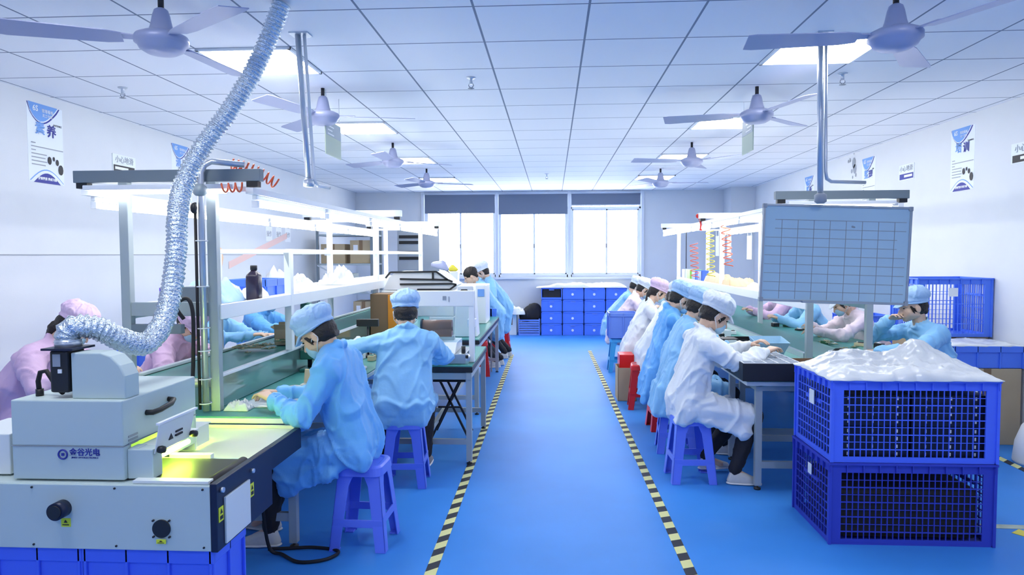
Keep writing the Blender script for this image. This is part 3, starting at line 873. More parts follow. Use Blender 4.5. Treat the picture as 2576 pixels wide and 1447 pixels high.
# lamp housing stack on top
MB().prism([(-1.815, 2.50, 1.043), (-1.605, 2.50, 1.043), (-1.605, 2.50, 1.13), (-1.625, 2.50, 1.17), (-1.66, 2.50, 1.205), (-1.70, 2.50, 1.218), (-1.815, 2.50, 1.218)], (0, 0, 0), (0, .09, 0)).build('lamp_tower', 'mach', t, .005)
MB().box(-1.90, -1.827, 2.50, 2.60, 1.065, 1.225).build('blower', 'black', t, .008)
MB().box(-1.885, -1.855, 2.497, 2.50, 1.165, 1.212).build('blower_label', 'ink_g', t)
MB().box(-1.865, -1.85, 2.496, 2.50, 1.14, 1.155).build('blower_label', 'white', t)
MB().box(-1.925, -1.80, 2.49, 2.62, 1.226, 1.234).build('flange', 'navy', t)
MB().cyl((-1.865, 2.56, 1.233), (-1.865, 2.56, 1.262), .047, n=24).build('duct_spigot', 'alu', t)
MB().tube([(-1.98, 2.55, 1.045), (-1.985, 2.55, 1.10), (-1.975, 2.55, 1.135), (-1.95, 2.55, 1.14), (-1.93, 2.55, 1.11), (-1.90, 2.54, 1.075), (-1.865, 2.52, 1.062)], .009, 10).build('power_lead', 'rubber', t)
MB().cyl((-1.98, 2.55, 1.043), (-1.98, 2.55, 1.07), .014, n=12).build('lead_gland', 'black', t)
# glowing tubes inside the outlet, plus an added hidden one by the tray
MB().cyl((-1.56, 2.60, .815), (-1.56, 2.78, .815), .010, n=12).build('uv_glow_tube', 'uv', t)
MB().cyl((-1.525, 2.60, .805), (-1.525, 2.79, .805), .010, n=12).build('uv_glow_tube', 'uv', t)
MB().cyl((-1.84, 3.07, .772), (-1.64, 3.07, .772), .010, n=12).build('uv_glow_tube', 'uv', t)  # added out of sight behind the back plate to light the tray green
MB().box(-1.86, -1.62, 3.036, 3.17, .792, .795).box(-1.86, -1.857, 3.036, 3.15, .71, .792).box(-1.623, -1.62, 3.036, 3.15, .71, .792).build('added_baffle', 'mach_w', t)  # added cover and sides, block this tube's spill onto the post
# inlet block at far left
MB().box(-2.30, -2.085, 2.52, 2.78, .742, .90).build('inlet_hood', 'mach_w', t, .004)

# steel bridging tray between machine and bench
t = thing('transfer_tray', 'shiny steel transfer tray lit greenish between the machine and bench', 'tray', (-1.6, 2.9, .66))
b = MB().box(-2.2, -1.32, 2.86, 3.45, .690, .697)
b.box(-2.2, -1.32, 3.437, 3.447, .60, .713); b.box(-1.325, -1.315, 2.86, 3.45, .62, .697)
b.build('tray_sheet', 'steel', t, .001)
MB().box(-1.313, -1.285, 2.96, 3.44, .60, .706).build('tray_edge', 'navy', t, .002)
b = MB().bar((-1.80, 3.35, .0), (-1.80, 3.35, .60), .035).bar((-2.1, 3.35, .0), (-2.1, 3.35, .60), .035).bar((-2.1, 3.35, .60), (-1.36, 3.35, .60), .035)
b.build('tray_stand', 'navy', t)
MB().box(-1.86, -1.62, 3.02, 3.035, .70, .84).build('tray_back_plate', 'mach_w', t, .002)

# blue solid crates under the machine
def solid_crate(x0, x1, y0, y1, z0, z1, label, m='crate', group=None):
    t = thing('storage_crate', label, 'crate', ((x0 + x1) / 2, (y0 + y1) / 2, z0), 0, group)
    w = .006
    b = MB().box(x0, x1, y0, y1, z0, z0 + w)
    b.box(x0, x0 + w, y0, y1, z0, z1); b.box(x1 - w, x1, y0, y1, z0, z1); b.box(x0, x1, y0, y0 + w, z0, z1); b.box(x0, x1, y1 - w, y1, z0, z1)
    b.build('crate_wall', m, t, .002)
    r_ = MB(); e = .012
    r_.box(x0 - e, x1 + e, y0 - e, y0, z1 - .05, z1); r_.box(x0 - e, x1 + e, y1, y1 + e, z1 - .05, z1)
    r_.box(x0 - e, x0, y0, y1, z1 - .05, z1); r_.box(x1, x1 + e, y0, y1, z1 - .05, z1)
    n = max(2, int((x1 - x0) / .16))
    for k in range(n + 1):
        x = x0 + (x1 - x0) * k / n
        r_.box(x - .005, x + .005, y0 - e, y0, z0, z1); r_.box(x - .005, x + .005, y1, y1 + e, z0, z1)
    n = max(2, int((y1 - y0) / .16))
    for k in range(n + 1):
        y = y0 + (y1 - y0) * k / n
        r_.box(x0 - e, x0, y - .005, y + .005, z0, z1); r_.box(x1, x1 + e, y - .005, y + .005, z0, z1)
    r_.build('crate_ribs', m, t, .002)
    return t
solid_crate(-1.76, -1.275, 2.475, 2.73, 0, .482, 'deep blue crate under the right end of the curing machine', 'crate', 'blue crates carrying the curing machine')
solid_crate(-2.27, -1.785, 2.475, 2.73, 0, .482, 'deep blue crate under the left end of the curing machine', 'crate', 'blue crates carrying the curing machine')

# ribbed foil exhaust hose
pts = [(-1.866, 2.56, 1.255), (-1.864, 2.56, 1.288), (-1.840, 2.57, 1.310), (-1.795, 2.62, 1.300), (-1.756, 2.68, 1.258), (-1.736, 2.76, 1.222), (-1.728, 2.85, 1.210), (-1.728, 2.95, 1.262),
       (-1.733, 3.03, 1.356), (-1.745, 3.10, 1.479), (-1.759, 3.16, 1.626), (-1.775, 3.20, 1.74), (-1.793, 3.26, 1.857), (-1.788, 3.33, 1.979), (-1.734, 3.38, 2.122), (-1.638, 3.42, 2.274), (-1.553, 3.45, 2.418), (-1.485, 3.48, 2.562), (-1.424, 3.50, 2.716), (-1.36, 3.5, H)]
def spline(pts, per):
    pts = [Vector(p) for p in pts]; out = []
    for i in range(len(pts) - 1):
        p0 = pts[max(i - 1, 0)]; p1 = pts[i]; p2 = pts[i + 1]; p3 = pts[min(i + 2, len(pts) - 1)]
        for k in range(per):
            u = k / per
            out.append(.5 * ((2 * p1) + (p2 - p0) * u + (2 * p0 - 5 * p1 + 4 * p2 - p3) * u * u + (3 * p1 - p0 - 3 * p2 + p3) * u ** 3))
    out.append(pts[-1]); return out
raw = spline(pts, 40)
# even arc length sampling
L = [0]
for a, c in zip(raw, raw[1:]): L.append(L[-1] + (c - a).length)
step = .0052; path = []; j = 0; d = 0
while d < L[-1]:
    while L[j + 1] < d: j += 1
    path.append(raw[j].lerp(raw[j + 1], (d - L[j]) / max(L[j + 1] - L[j], 1e-9))); d += step
b = MB()
rr = [.043 + .0050 * math.cos(2 * PI * i / 4) for i in range(len(path))]
b.tube(path, rr, 26)
for i, v in enumerate(b.v):
    n = noise.noise(v * 85) * .0050 + noise.noise(v * 38) * .0035
    c_ = path[min(i // 26, len(path) - 1)]
    dd = (v - c_)
    if dd.length > 1e-6: b.v[i] = v + dd.normalized() * n
solo(b, 'exhaust_hose', 'foil', 'silvery ribbed foil hose rising from the curing machine to the ceiling', 'hose', loc=(-1.865, 2.56, 1.25))

# ================================================================== STOOLS AND CRATES
def make_stool(m, label, h=.455, base=.155, top=.118):
    t = thing('plastic_stool', label, 'stool', (0, 0, 0), 0, 'plastic stools')
    s = MB()
    ring = lambda r, z, k: [(r * (abs(math.cos(a)) ** k) * (1 if math.cos(a) > 0 else -1), r * (abs(math.sin(a)) ** k) * (1 if math.sin(a) > 0 else -1), z) for a in [2 * PI * i / 40 for i in range(40)]]
    layers = [ring(top - .006, h - .055, .38), ring(top + .012, h - .055, .36), ring(top + .006, h - .012, .36), ring(top - .002, h - .001, .38), ring(top - .02, h - .001, .42), ring(top - .028, h - .006, .45), ring(top * .3, h - .008, .6)]
    vv = [p for l in layers for p in l]
    ff = [(i * 40 + k, i * 40 + (k + 1) % 40, (i + 1) * 40 + (k + 1) % 40, (i + 1) * 40 + k) for i in range(len(layers) - 1) for k in range(40)]
    ff.append(tuple((len(layers) - 1) * 40 + k for k in range(40)))
    s.add(vv, ff, False)
    s.build('seat', m, t, .0015)
    def corner(u, z):
        f = (h - .04 - z) / (h - .04)
        r = top - .004 + (base - top + .004) * f
        return r
    for sx, sy in ((1, 1), (1, -1), (-1, 1), (-1, -1)):
        b = MB()
        zt, zb = h - .05, 0
        ws, wb = .088, .062
        for ax in (0, 1):
            q = []
            for z, w in ((zt, ws), (h - .11, .068), (zb, wb - .006)):
                r = corner(0, z)
                if ax == 0: q.append(((sx * r, sy * r, z), (sx * (r - w), sy * r, z)))
                else: q.append(((sx * r, sy * r, z), (sx * r, sy * (r - w), z)))
            o = Vector((0, -sy * .006, 0)) if ax == 0 else Vector((-sx * .006, 0, 0))
            outer = [Vector(p[0]) for p in q] + [Vector(p[1]) for p in reversed(q)]
            b.prism(outer, (0, 0, 0), o)
        r = corner(0, 0)
        b.box(sx * r, sx * (r - .05), sy * r, sy * (r - .05), 0, .008)
        b.build('leg', m, t, .002)
    for k in range(4):
        z = .165 if k % 2 else .15
        r = corner(0, z) - .004
        a = [(-r, -r), (r, -r), (r, r), (-r, r)]
        p, q = a[k], a[(k + 1) % 4]
        MB().bar((p[0], p[1], z), (q[0], q[1], z), .010, .042).build('stretcher', m, t, .002)
    return t
# parts were built with an identity parent, so the copies keep their shape
stool0 = make_stool('stool', 'blue plastic stool nearest the viewer on the left of the aisle')
stool0.location = (-1.035, 3.72, 0); stool0.rotation_euler = (0, 0, R(-2))
dup(stool0, (-1.02, 4.72, 0), R(4), 'blue plastic stool under the worker seen from behind')
dup(stool0, (.965, 4.90, 0), R(2), 'blue plastic stool under the nearest worker right of the aisle')
dup(stool0, (.99, 5.62, 0), R(-5), 'blue plastic stool just behind the nearest one right of the aisle')
def cstool(x, y, rz, col, label, sc=1.0):
    s = dup(stool0, (x, y, 0), R(rz), label); recolour(s, 'stool', col)
    s.scale = (sc, sc, sc); return s
cstool(1.02, 6.32, 3, 'stool_r', 'red plastic stool behind the blue gown with its hem hanging low')
cstool(.93, 7.18, -4, 'stool_r', 'taller looking red plastic stool beside the open cardboard box')
cstool(.98, 8.25, 6, 'stool_r', 'red plastic stool behind the cardboard box')
cstool(.90, 9.45, 0, 'stool_l', 'light blue plastic stool carrying a pale blue bin')
cstool(-.98, 9.05, 5, 'stool_r', 'red plastic stool at the foot of the black haired man')
cstool(-.83, 11.1, 0, 'stool_r', 'red plastic stool behind the black haired man')
cstool(3.06, 5.62, 0, 'stool', 'blue plastic stool beyond the right bench under the unmasked worker')

def lattice_crate(x0, x1, y0, y1, z0, z1, label, m, group, nx=22, ny=12, nz=7, dens=.0042):
    t = thing('mesh_crate', label, 'crate', ((x0 + x1) / 2, (y0 + y1) / 2, z0), 0, group)
    hz = z1 - z0
    zt, zb = z1 - .055, z0 + .03
    for side in range(4):
        b = MB()
        if side < 2:
            y = y0 + .006 if side == 0 else y1 - .006
            b.box(x0, x0 + .06, y - .005, y + .005, zb, zt); b.box(x1 - .06, x1, y - .005, y + .005, zb, zt)
            b.box(x0, x1, y - .005, y + .005, zt, z1); b.box(x0, x1, y - .005, y + .005, z0, zb)
            for k in range(1, nx):
                x = x0 + .06 + (x1 - x0 - .12) * k / nx
                b.box(x - dens / 2, x + dens / 2, y - .003, y + .004, zb, zt)
            for k in range(1, nz):
                z = zb + (zt - zb) * k / nz
                e = dens * (1.3 if k % 2 else .7)
                b.box(x0 + .05, x1 - .05, y - .004, y + .004, z - e / 2, z + e / 2)
        else:
            x = x0 + .006 if side == 2 else x1 - .006
            b.box(x - .005, x + .005, y0, y0 + .04, zb, zt); b.box(x - .005, x + .005, y1 - .04, y1, zb, zt)
            b.box(x - .005, x + .005, y0, y1, zt, z1); b.box(x - .005, x + .005, y0, y1, z0, zb)
            ny2 = ny
            for k in range(1, ny2):
                yy = y0 + .04 + (y1 - y0 - .08) * k / ny2
                b.box(x - .004, x + .003, yy - dens * .9, yy + dens * .9, zb, zt)
            for k in range(1, nz - 1):
                z = zb + (zt - zb) * k / (nz - 1)
                b.box(x - .004, x + .004, y0 + .03, y1 - .03, z - dens * .7, z + dens * .7)
            ym = (y0 + y1) / 2
            b.box(x - .006, x + .006, ym - .11, ym + .11, zt - .11, zt - .09)
        b.build('side_panel', m, t)
    MB().box(x0, x1, y0, y1, z0, z0 + .008).build('crate_floor', m, t)
    r_ = MB(); e = .012
    r_.box(x0 - e, x1 + e, y0 - e, y0 + .004, z1 - .012, z1); r_.box(x0 - e, x1 + e, y1 - .004, y1 + e, z1 - .012, z1)
    r_.box(x0 - e, x0 + .004, y0, y1, z1 - .012, z1); r_.box(x1 - .004, x1 + e, y0, y1, z1 - .012, z1)
    n = max(3, int((x1 - x0) / .08))
    for k in range(n + 1):
        x = x0 + (x1 - x0) * k / n
        r_.box(x - .003, x + .003, y0 - e, y0, z1 - .052, z1)
    n = max(3, int((y1 - y0) / .08))
    for k in range(n + 1):
        y = y0 + (y1 - y0) * k / n
        r_.box(x0 - e, x0, y - .003, y + .003, z1 - .052, z1); r_.box(x1, x1 + e, y - .003, y + .003, z1 - .052, z1)
    for x in (x0, x1):
        for y in (y0, y1):
            r_.box(x - .008, x + .008, y - .008, y + .008, z0, z1)
    r_.build('rim', m, t, .001)
    return t
def ctag(parent, x0, x1, y0, y1, z0, z1):
    MB().box(x0, x1, y0, y1, z0, z1).build('paper_tag', 'white', parent)
cr = lattice_crate(1.505, 2.365, 3.80, 4.36, .452, .90, 'big blue mesh crate heaped with plastic film, on top of the front pair', 'crate', 'blue mesh crates', nx=24, nz=9)
ctag(cr, 1.487, 1.491, 4.02, 4.09, .72, .80)
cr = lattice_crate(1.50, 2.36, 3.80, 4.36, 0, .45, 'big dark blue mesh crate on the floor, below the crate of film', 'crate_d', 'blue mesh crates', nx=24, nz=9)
ctag(cr, 1.482, 1.486, 4.03, 4.08, .31, .37)
b = MB().box(1.56, 2.31, 3.84, 4.32, .02, .30)
solo(b, 'dark_bag', 'fabric_k', 'black bundle inside the lower dark blue crate', 'bag', loc=(1.93, 4.08, .02), bevel=.03)

# heaped translucent film
def film_heap(x0, x1, y0, y1, z, hgt, name, m, label, cat, seed=0, res=46, zb=None, sharp=1.0, group=None, bumps=()):
    b = MB(); n = res; ny = max(8, int(n * (y1 - y0) / (x1 - x0)))
    vv = []; ff = []
    for j in range(ny + 1):
        for i in range(n + 1):
            u = i / n; v = j / ny
            x = x0 + (x1 - x0) * u; y = y0 + (y1 - y0) * v
            e = min(u, 1 - u, .22) / .22; e2 = min(v, 1 - v, .22) / .22
            env = (e * e2) ** .45
            p = Vector((x * 3.2 + seed, y * 3.2, seed))
            hh = .5 + .9 * noise.noise(p) + .22 * (1 - abs(noise.noise(p * 2.7)) * 2.4)
            hh += .09 * (1 - abs(noise.noise(p * 7)) * 3)
            add = sum(q[4] * math.exp(-((x - q[0]) / q[2]) ** 2 - ((y - q[1]) / q[3]) ** 2) for q in bumps)
            jit = Vector((noise.noise(p * 5), noise.noise(p * 5 + Vector((9, 9, 9))), 0)) * .018
            vv.append(Vector((x, y, z + (hgt * max(hh, .05) * sharp + add) * env)) + jit)
    m_ = len(vv)
    vv += [Vector((p.x, p.y, z - .004 if zb is None else zb)) for p in vv]
    for j in range(ny):
        for i in range(n):
            a = j * (n + 1) + i
            ff.append((a, a + 1, a + n + 2, a + n + 1)); ff.append((m_ + a, m_ + a + n + 1, m_ + a + n + 2, m_ + a + 1))
    edge = [i for i in range(n + 1)] + [j * (n + 1) + n for j in range(1, ny + 1)] + [ny * (n + 1) + i for i in range(n - 1, -1, -1)] + [j * (n + 1) for j in range(ny - 1, 0, -1)]
    for a, c in zip(edge, edge[1:] + edge[:1]): ff.append((a, m_ + a, m_ + c, c))
    b.add(vv, ff, True)
    return solo(b, name, m, label, cat, group, loc=((x0 + x1) / 2, (y0 + y1) / 2, z))
film_heap(1.488, 2.385, 3.775, 4.385, .903, .075, 'plastic_film', 'film', 'heap of crumpled translucent film spilling out of the front blue crate', 'plastic film', seed=3.3, res=80,
          bumps=((2.10, 4.15, .12, .14, .11), (1.62, 4.20, .10, .12, .03), (2.27, 4.05, .08, .14, .04), (1.88, 4.2, .12, .1, .01)))
for k, (a0, a1, z0_) in enumerate(((1.53, 1.93, .462), (1.94, 2.34, .462), (1.53, 1.93, .64), (1.94, 2.34, .64))):
    t = thing('component_tray', 'dark navy tray inside the upper front crate, %s' % ('lower left', 'lower right', 'upper left', 'upper right')[k], 'tray', ((a0 + a1) / 2, 4.08, z0_), 0, 'navy trays in the upper front crate')
    MB().box(a0, a1, 3.84, 4.32, z0_, z0_ + .172).build('tray_body', 'navy', t, .004)
    b = MB()
    for j in range(4):
        for i in range(3): b.box(a0 + .07 + i * .13, a0 + .078 + i * .13, 3.836, 3.8395, z0_ + .02 + j * .042, z0_ + .038 + j * .042)
    b.build('white_pegs', 'white', t)

# ================================================================== PEOPLE
def ik(a, c, l1, l2, hint):
    """joint between a and c for limb lengths l1,l2 bent towards hint"""
    a = Vector(a); c = Vector(c); d = c - a; L_ = min(d.length, (l1 + l2) * .995); u = d.normalized()
    c = a + u * L_
    x = (l1 * l1 - l2 * l2 + L_ * L_) / (2 * L_); h = math.sqrt(max(l1 * l1 - x * x, 0))
    hv = Vector(hint); hv = (hv - u * hv.dot(u)).normalized()
    return a + u * x + hv * h, c

def person(label, loc, rz, coat, cap, hipz=.545, lean=14, side=0, hpitch=35, hyaw=0, hands=((.42, .14, .80), (.42, -.14, .80)),
           feet=((.52, .10, .0), (.52, -.10, .0)), legs='trousers', shoe='shoe', mask='mask', det=2, hem=.26, back=.40, stand=False,
           hair_long=0, sk=1.0, group='workers', elbow=(-.3, 1, -.8), nofeet=False, coat_w=1.0, glove=None, knees=None, bare_head=False):
    vs_ = {3: .0045, 2: .007, 1: .011}[det]; vc = {3: .009, 2: .012, 1: .016}[det]
    t = thing('person', label, 'person', loc, rz, group)
    cat_ = bpy.data.objects
    pel = Vector((0, 0, hipz))
    lr, sr_ = R(lean), R(side)
    u = Vector((math.sin(lr), math.sin(sr_), math.cos(lr))).normalized()
    lat = Vector((0, 1, 0)); lat = (lat - u * lat.dot(u)).normalized(); fw = lat.cross(u)
    SP = .49 * sk
    def T(f, l, h):               # torso frame
        return pel + u * h * sk + fw * f * sk + lat * l * sk
    nb = T(.005, 0, .50)
    hp = R(hpitch); hy = R(hyaw)
    hfw = (Vector((math.cos(hp) * math.cos(hy), math.cos(hp) * math.sin(hy), -math.sin(hp)))).normalized()
    hup = Vector((math.sin(hp) * math.cos(hy), math.sin(hp) * math.sin(hy), math.cos(hp)))
    hl = hup.cross(hfw)
    hc = nb + (u * .45 + hup * .55).normalized() * .145 * sk + hfw * .028
    HM = Matrix((hfw, hl, hup)).transposed()
    def Hd(f, l, h): return hc + HM @ Vector((f, l, h)) * sk
    def sph(p, r_): return (p.x, p.y, p.z, r_)
    # ---- one continuous body
    b = MB()
    b.ball(Hd(-.008, 0, .022), (.095 * sk, .075 * sk, .098 * sk), 3, HM)
    b.hull([sph(Hd(.045, .030, -.03), .038), sph(Hd(.045, -.030, -.03), .038), sph(Hd(.068, 0, -.082), .022), sph(Hd(.0, .045, -.05), .025), sph(Hd(.0, -.045, -.05), .025), sph(Hd(.06, 0, .02), .035)], 2)
    b.hull([sph(Hd(.092, 0, .005), .008), sph(Hd(.112, 0, -.028), .011), sph(Hd(.09, .012, -.032), .009), sph(Hd(.09, -.012, -.032), .009)])
    for s in (1, -1):
        b.ball(Hd(-.002, s * .079, -.008), (.020, .010, .032), 2, HM)
        b.hull([sph(Hd(.082, s * .03, .030), .010), sph(Hd(.072, s * .05, .026), .009)])
    b.hull([sph(Hd(-.03, 0, -.03), .050), sph(nb, .052)], 2)
    b.hull([sph(nb, .046), sph(T(0, .14, .44), .038), sph(T(0, -.14, .44), .038)], 2)
    b.hull([sph(T(0, .12, .41), .05), sph(T(0, -.12, .41), .05), sph(T(.01, .085, .20), .068), sph(T(.01, -.085, .20), .068)], 2)
    b.hull([sph(T(.01, .085, .20), .068), sph(T(.01, -.085, .20), .068), (0, .08, hipz, .08), (0, -.08, hipz, .08)], 2)
    sh = {1: T(0, .175, .445), -1: T(0, -.175, .445)}
    arm = {}
    for s, hpnt in zip((1, -1), hands):
        el, wr = ik(sh[s], hpnt, .275 * sk, .235 * sk, Vector((elbow[0], elbow[1] * s, elbow[2])))
        arm[s] = (el, wr)
        b.hull([sph(sh[s], .038), sph(el, .032)], 2); b.hull([sph(el, .032), sph(wr, .024)], 2)
        # hand: palm, four fingers, thumb
        d = (wr - el).normalized(); dn = Vector((0, 0, -1)); dn = (dn - d * dn.dot(d)).normalized()
        if dn.length < .5: dn = Vector((1, 0, 0))
        ac = d.cross(dn) * s           # towards the thumb side
        ac = -ac
        P0 = wr + d * .012
        k0 = P0 + d * .075
        b.hull([sph(P0 + ac * .012, .017), sph(P0 - ac * .014, .016), sph(k0 + ac * .030, .011), sph(k0 - ac * .032, .010)], 2 if det > 1 else 1)
        if det >= 2:
            for i, (o, l) in enumerate(((.031, .066), (.010, .075), (-.012, .070), (-.033, .055))):
                q0 = k0 + ac * o; q1 = q0 + (d * .80 + dn * .50 + ac * o * 4).normalized() * l * .48; q2 = q1 + (d * .45 + dn * .88 + ac * o * 2).normalized() * l * .50
                b.hull([sph(q0, .0092), sph(q1, .0084)]); b.hull([sph(q1, .0084), sph(q2, .0068)])
            q0 = P0 + ac * .020 + d * .018; q1 = q0 + (d * .6 + ac * .75 + dn * .3).normalized() * .040; q2 = q1 + (d * .9 + ac * .12 + dn * .5).normalized() * .034
            b.hull([sph(q0, .013), sph(q1, .0105)]); b.hull([sph(q1, .0105), sph(q2, .0085)])
        else:
            b.hull([sph(k0 + ac * .028, .010), sph(k0 - ac * .03, .010), sph(k0 + d * .03 + dn * .03 + ac * .02, .009), sph(k0 + d * .03 + dn * .03 - ac * .02, .009)])
            b.hull([sph(P0 + ac * .02, .012), sph(P0 + ac * .045 + d * .04, .009)])
    hips = {1: Vector((.0, .085, hipz)), -1: Vector((.0, -.085, hipz))}
    leg = {}
    for i, (s, ft) in enumerate(zip((1, -1), feet)):
        ank = Vector((ft[0] - .05, ft[1], ft[2] + .085))
        hint = Vector((1, s * .15, .6)) if not knees else Vector(knees)
        kn, an = ik(hips[s], ank, .43 * sk, .41 * sk, hint)
        leg[s] = (kn, an, Vector(ft))
        b.hull([sph(hips[s], .075), sph(kn, .050)], 2); b.hull([sph(kn, .048), sph(an, .030)], 2)
        b.hull([sph(an, .030), (an.x + .10, an.y, an.z - .045, .026)], 1)
    bo = b.build('body', 'skin', t, world=False)
    remesh(bo, vs_, 3 if det > 1 else 2)
    for s in (1, -1):
        e = MB().ball(Hd(.083, s * .031, .010), (.0075, .010, .0042), 2, HM).build('eye', 'ink_k', t, world=False)
        MB().hull([sph(Hd(.089, s * .018, .029), .0022), sph(Hd(.080, s * .044, .030), .0018)]).build('eyebrow', 'hair', t, world=False)
    if not mask:
        MB().hull([sph(Hd(.094, .014, -.055), .005), sph(Hd(.094, -.014, -.055), .005), sph(Hd(.099, 0, -.053), .005)]).build('mouth', mat_lip, t, world=False)
    # ---- hair
    b = MB()
    if bare_head:
        b.ball(Hd(-.018, 0, .045), (.106, .088, .092), 3, HM)
        b.hull([sph(Hd(-.07, .03, -.03), .030), sph(Hd(-.07, -.03, -.03), .030), sph(Hd(-.03, .07, .02), .02), sph(Hd(-.03, -.07, .02), .02)])
    else:
        b.ball(Hd(-.028, 0, .002), (.090, .084, .075), 3, HM)
        b.hull([sph(Hd(-.075, .03, -.045), .026), sph(Hd(-.075, -.03, -.045), .026), sph(Hd(-.04, .062, -.02), .02), sph(Hd(-.04, -.062, -.02), .02)])
        for s in (1, -1): b.hull([sph(Hd(.045, s * .068, .02), .010), sph(Hd(.03, s * .076, -.035), .006)])
    if hair_long:
        q = Hd(-.085, 0, -.07)
        b.hull([sph(Hd(-.08, 0, -.03), .04), sph(q, .038)]); b.hull([sph(q, .036), sph(q + Vector((-.035, 0, -hair_long)), .018)])
    ho = b.build('hair', 'hair', t, world=False); remesh(ho, .006 if det > 1 else .01, 1, .003, 40, 2)
    # ---- mask
    if mask:
        b = MB().ball(Hd(.066, 0, -.052), (.044, .054, .050), 3, HM)
        b.hull([sph(Hd(.10, 0, -.022), .012), sph(Hd(.085, .03, -.035), .012), sph(Hd(.085, -.03, -.035), .012), sph(Hd(.095, 0, -.085), .012)])
        mo = b.build('face_mask', mask, t, world=False); remesh(mo, .006, 2)
        for s in (1, -1):
            MB().tube([Hd(.05, s * .052, -.03), Hd(.02, s * .080, -.008), Hd(-.012, s * .086, .012), Hd(-.02, s * .086, -.018)], .0022, 6).tube([Hd(.045, s * .052, -.075), Hd(.01, s * .080, -.045), Hd(-.02, s * .086, -.018)], .0022, 6).build('ear_loop', 'maskw', mo, world=False)
    # ---- cap: gathered crown, band and peak
    if not bare_head:
        CM = HM @ Euler((0, R(-10), 0)).to_matrix()
        b = MB().ball(Hd(-.030, 0, .100), (.120, .104, .070), 3, CM)
        b.ball(Hd(-.012, 0, .060), (.112, .094, .050), 3, CM)
        b.hull([sph(Hd(-.11, .03, .03), .012), sph(Hd(-.11, -.03, .03), .012), sph(Hd(-.07, .07, .045), .014), sph(Hd(-.07, -.07, .045), .014)])
        co = b.build('cap', cap, t, world=False)
        remesh(co, .0065 if det > 1 else .010, 2, .013, 15, loc[1], mask=lambda p: max(0, min(1, ((p - hc).dot(hup) - .05) / .04)))
        b = MB().hull([sph(Hd(.075, .06, .045), .005), sph(Hd(.075, -.06, .045), .005), sph(Hd(.130, .028, .024), .004), sph(Hd(.130, -.028, .024), .004), sph(Hd(.09, 0, .062), .005)], 1)
        b.build('cap_peak', cap, co, world=False)
        b = MB(); r_ = [Hd(-.012 + .105 * math.cos(a), .089 * math.sin(a), .040 + .010 * math.cos(a)) for a in [2 * PI * k / 28 for k in range(28)]]
        b.tube(r_, .006, 8, closed=True).build('cap_band', cap, co, world=False)
    # ---- gown
    b = MB(); w = coat_w
    b.hull([sph(T(-.005, .115 * w, .43), .075), sph(T(-.005, -.115 * w, .43), .075), sph(T(.0, .10 * w, .26), .100), sph(T(.0, -.10 * w, .26), .100)], 2)
    b.hull([sph(T(.0, .10 * w, .28), .100), sph(T(.0, -.10 * w, .28), .100), (-.01, .085 * w, hipz + .01, .125), (-.01, -.085 * w, hipz + .01, .125)], 2)
    b.hull([sph(T(-.01, .13, .455), .062), sph(T(-.01, -.13, .455), .062), sph(T(-.0, 0.03, .492), .062), sph(T(-.0, -.03, .492), .062)], 2)
    # collar
    cr_ = [nb + fw * (.062 * math.cos(a)) + lat * (.066 * math.sin(a)) + u * (.022 - .028 * math.cos(a)) for a in [2 * PI * k / 20 for k in range(20)]]
    b.tube(cr_, .017, 8, closed=True)
    for s in (1, -1):
        el, wr = arm[s]
        b.hull([sph(T(0, s * .13, .43), .072), sph(sh[s] - u * .02, .070)], 2)
        b.hull([sph(sh[s] - u * .01, .071), sph(el, .062)], 2)
        b.hull([sph(el, .062), sph(wr - (wr - el).normalized() * .01, .046)], 2)
        b.hull([sph(el + Vector((0, 0, -.022)), .05), sph(wr + Vector((0, 0, -.012)) - (wr - el).normalized() * .03, .046)], 1)
    if stand:
        for s in (1, -1):
            kn = leg[s][0]
        b.hull([(-.01, .085, hipz, .125), (-.01, -.085, hipz, .125), (0, .12, hem, .10), (0, -.12, hem, .10)], 2)
    else:
        for s in (1, -1):
            kn = leg[s][0]; e = kn * .90 + hips[s] * .10
            b.hull([(hips[s].x, hips[s].y, hipz, .120), (e.x, e.y, e.z + .005, .078)], 2)
            # cloth hanging outside each thigh
            b.hull([(hips[s].x + .02, s * .13, hipz - .05, .05), (e.x, e.y + s * .035, e.z - .02, .03), (e.x - .03, e.y + s * .04, hem + .03, .022), (hips[s].x + .10, s * .165, hem + .12, .025)], 2)
        k1, k2 = leg[1][0], leg[-1][0]
        b.hull([(k1.x * .88, k1.y, k1.z, .055), (k2.x * .88, k2.y, k2.z, .055), (.05, .06, hipz + .02, .09), (.05, -.06, hipz + .02, .09)], 2)
        b.hull([(-.02, .12, hipz - .02, .10), (-.02, -.12, hipz - .02, .10), (-.06, .14, back + .03, .055), (-.06, -.14, back + .03, .055)], 2)
        if back < .36:
            b.hull([(-.11, .14, hipz - .02, .04), (-.11, -.14, hipz - .02, .04), (-.17, .17, back, .018), (-.17, -.17, back, .018), (.06, .19, back, .018), (.06, -.19, back, .018)], 2)
    go = b.build('gown', coat, t, world=False)
    remesh(go, vc, 4, .027 if det > 1 else .024, 6.0, loc[0] * 3 + loc[1])
    for s in (1, -1):
        el, wr = arm[s]; d = (wr - el).normalized()
        MB().cyl(wr - d * .03, wr + d * .002, .036, .030, 16).build('cuff', coat, go, world=False)
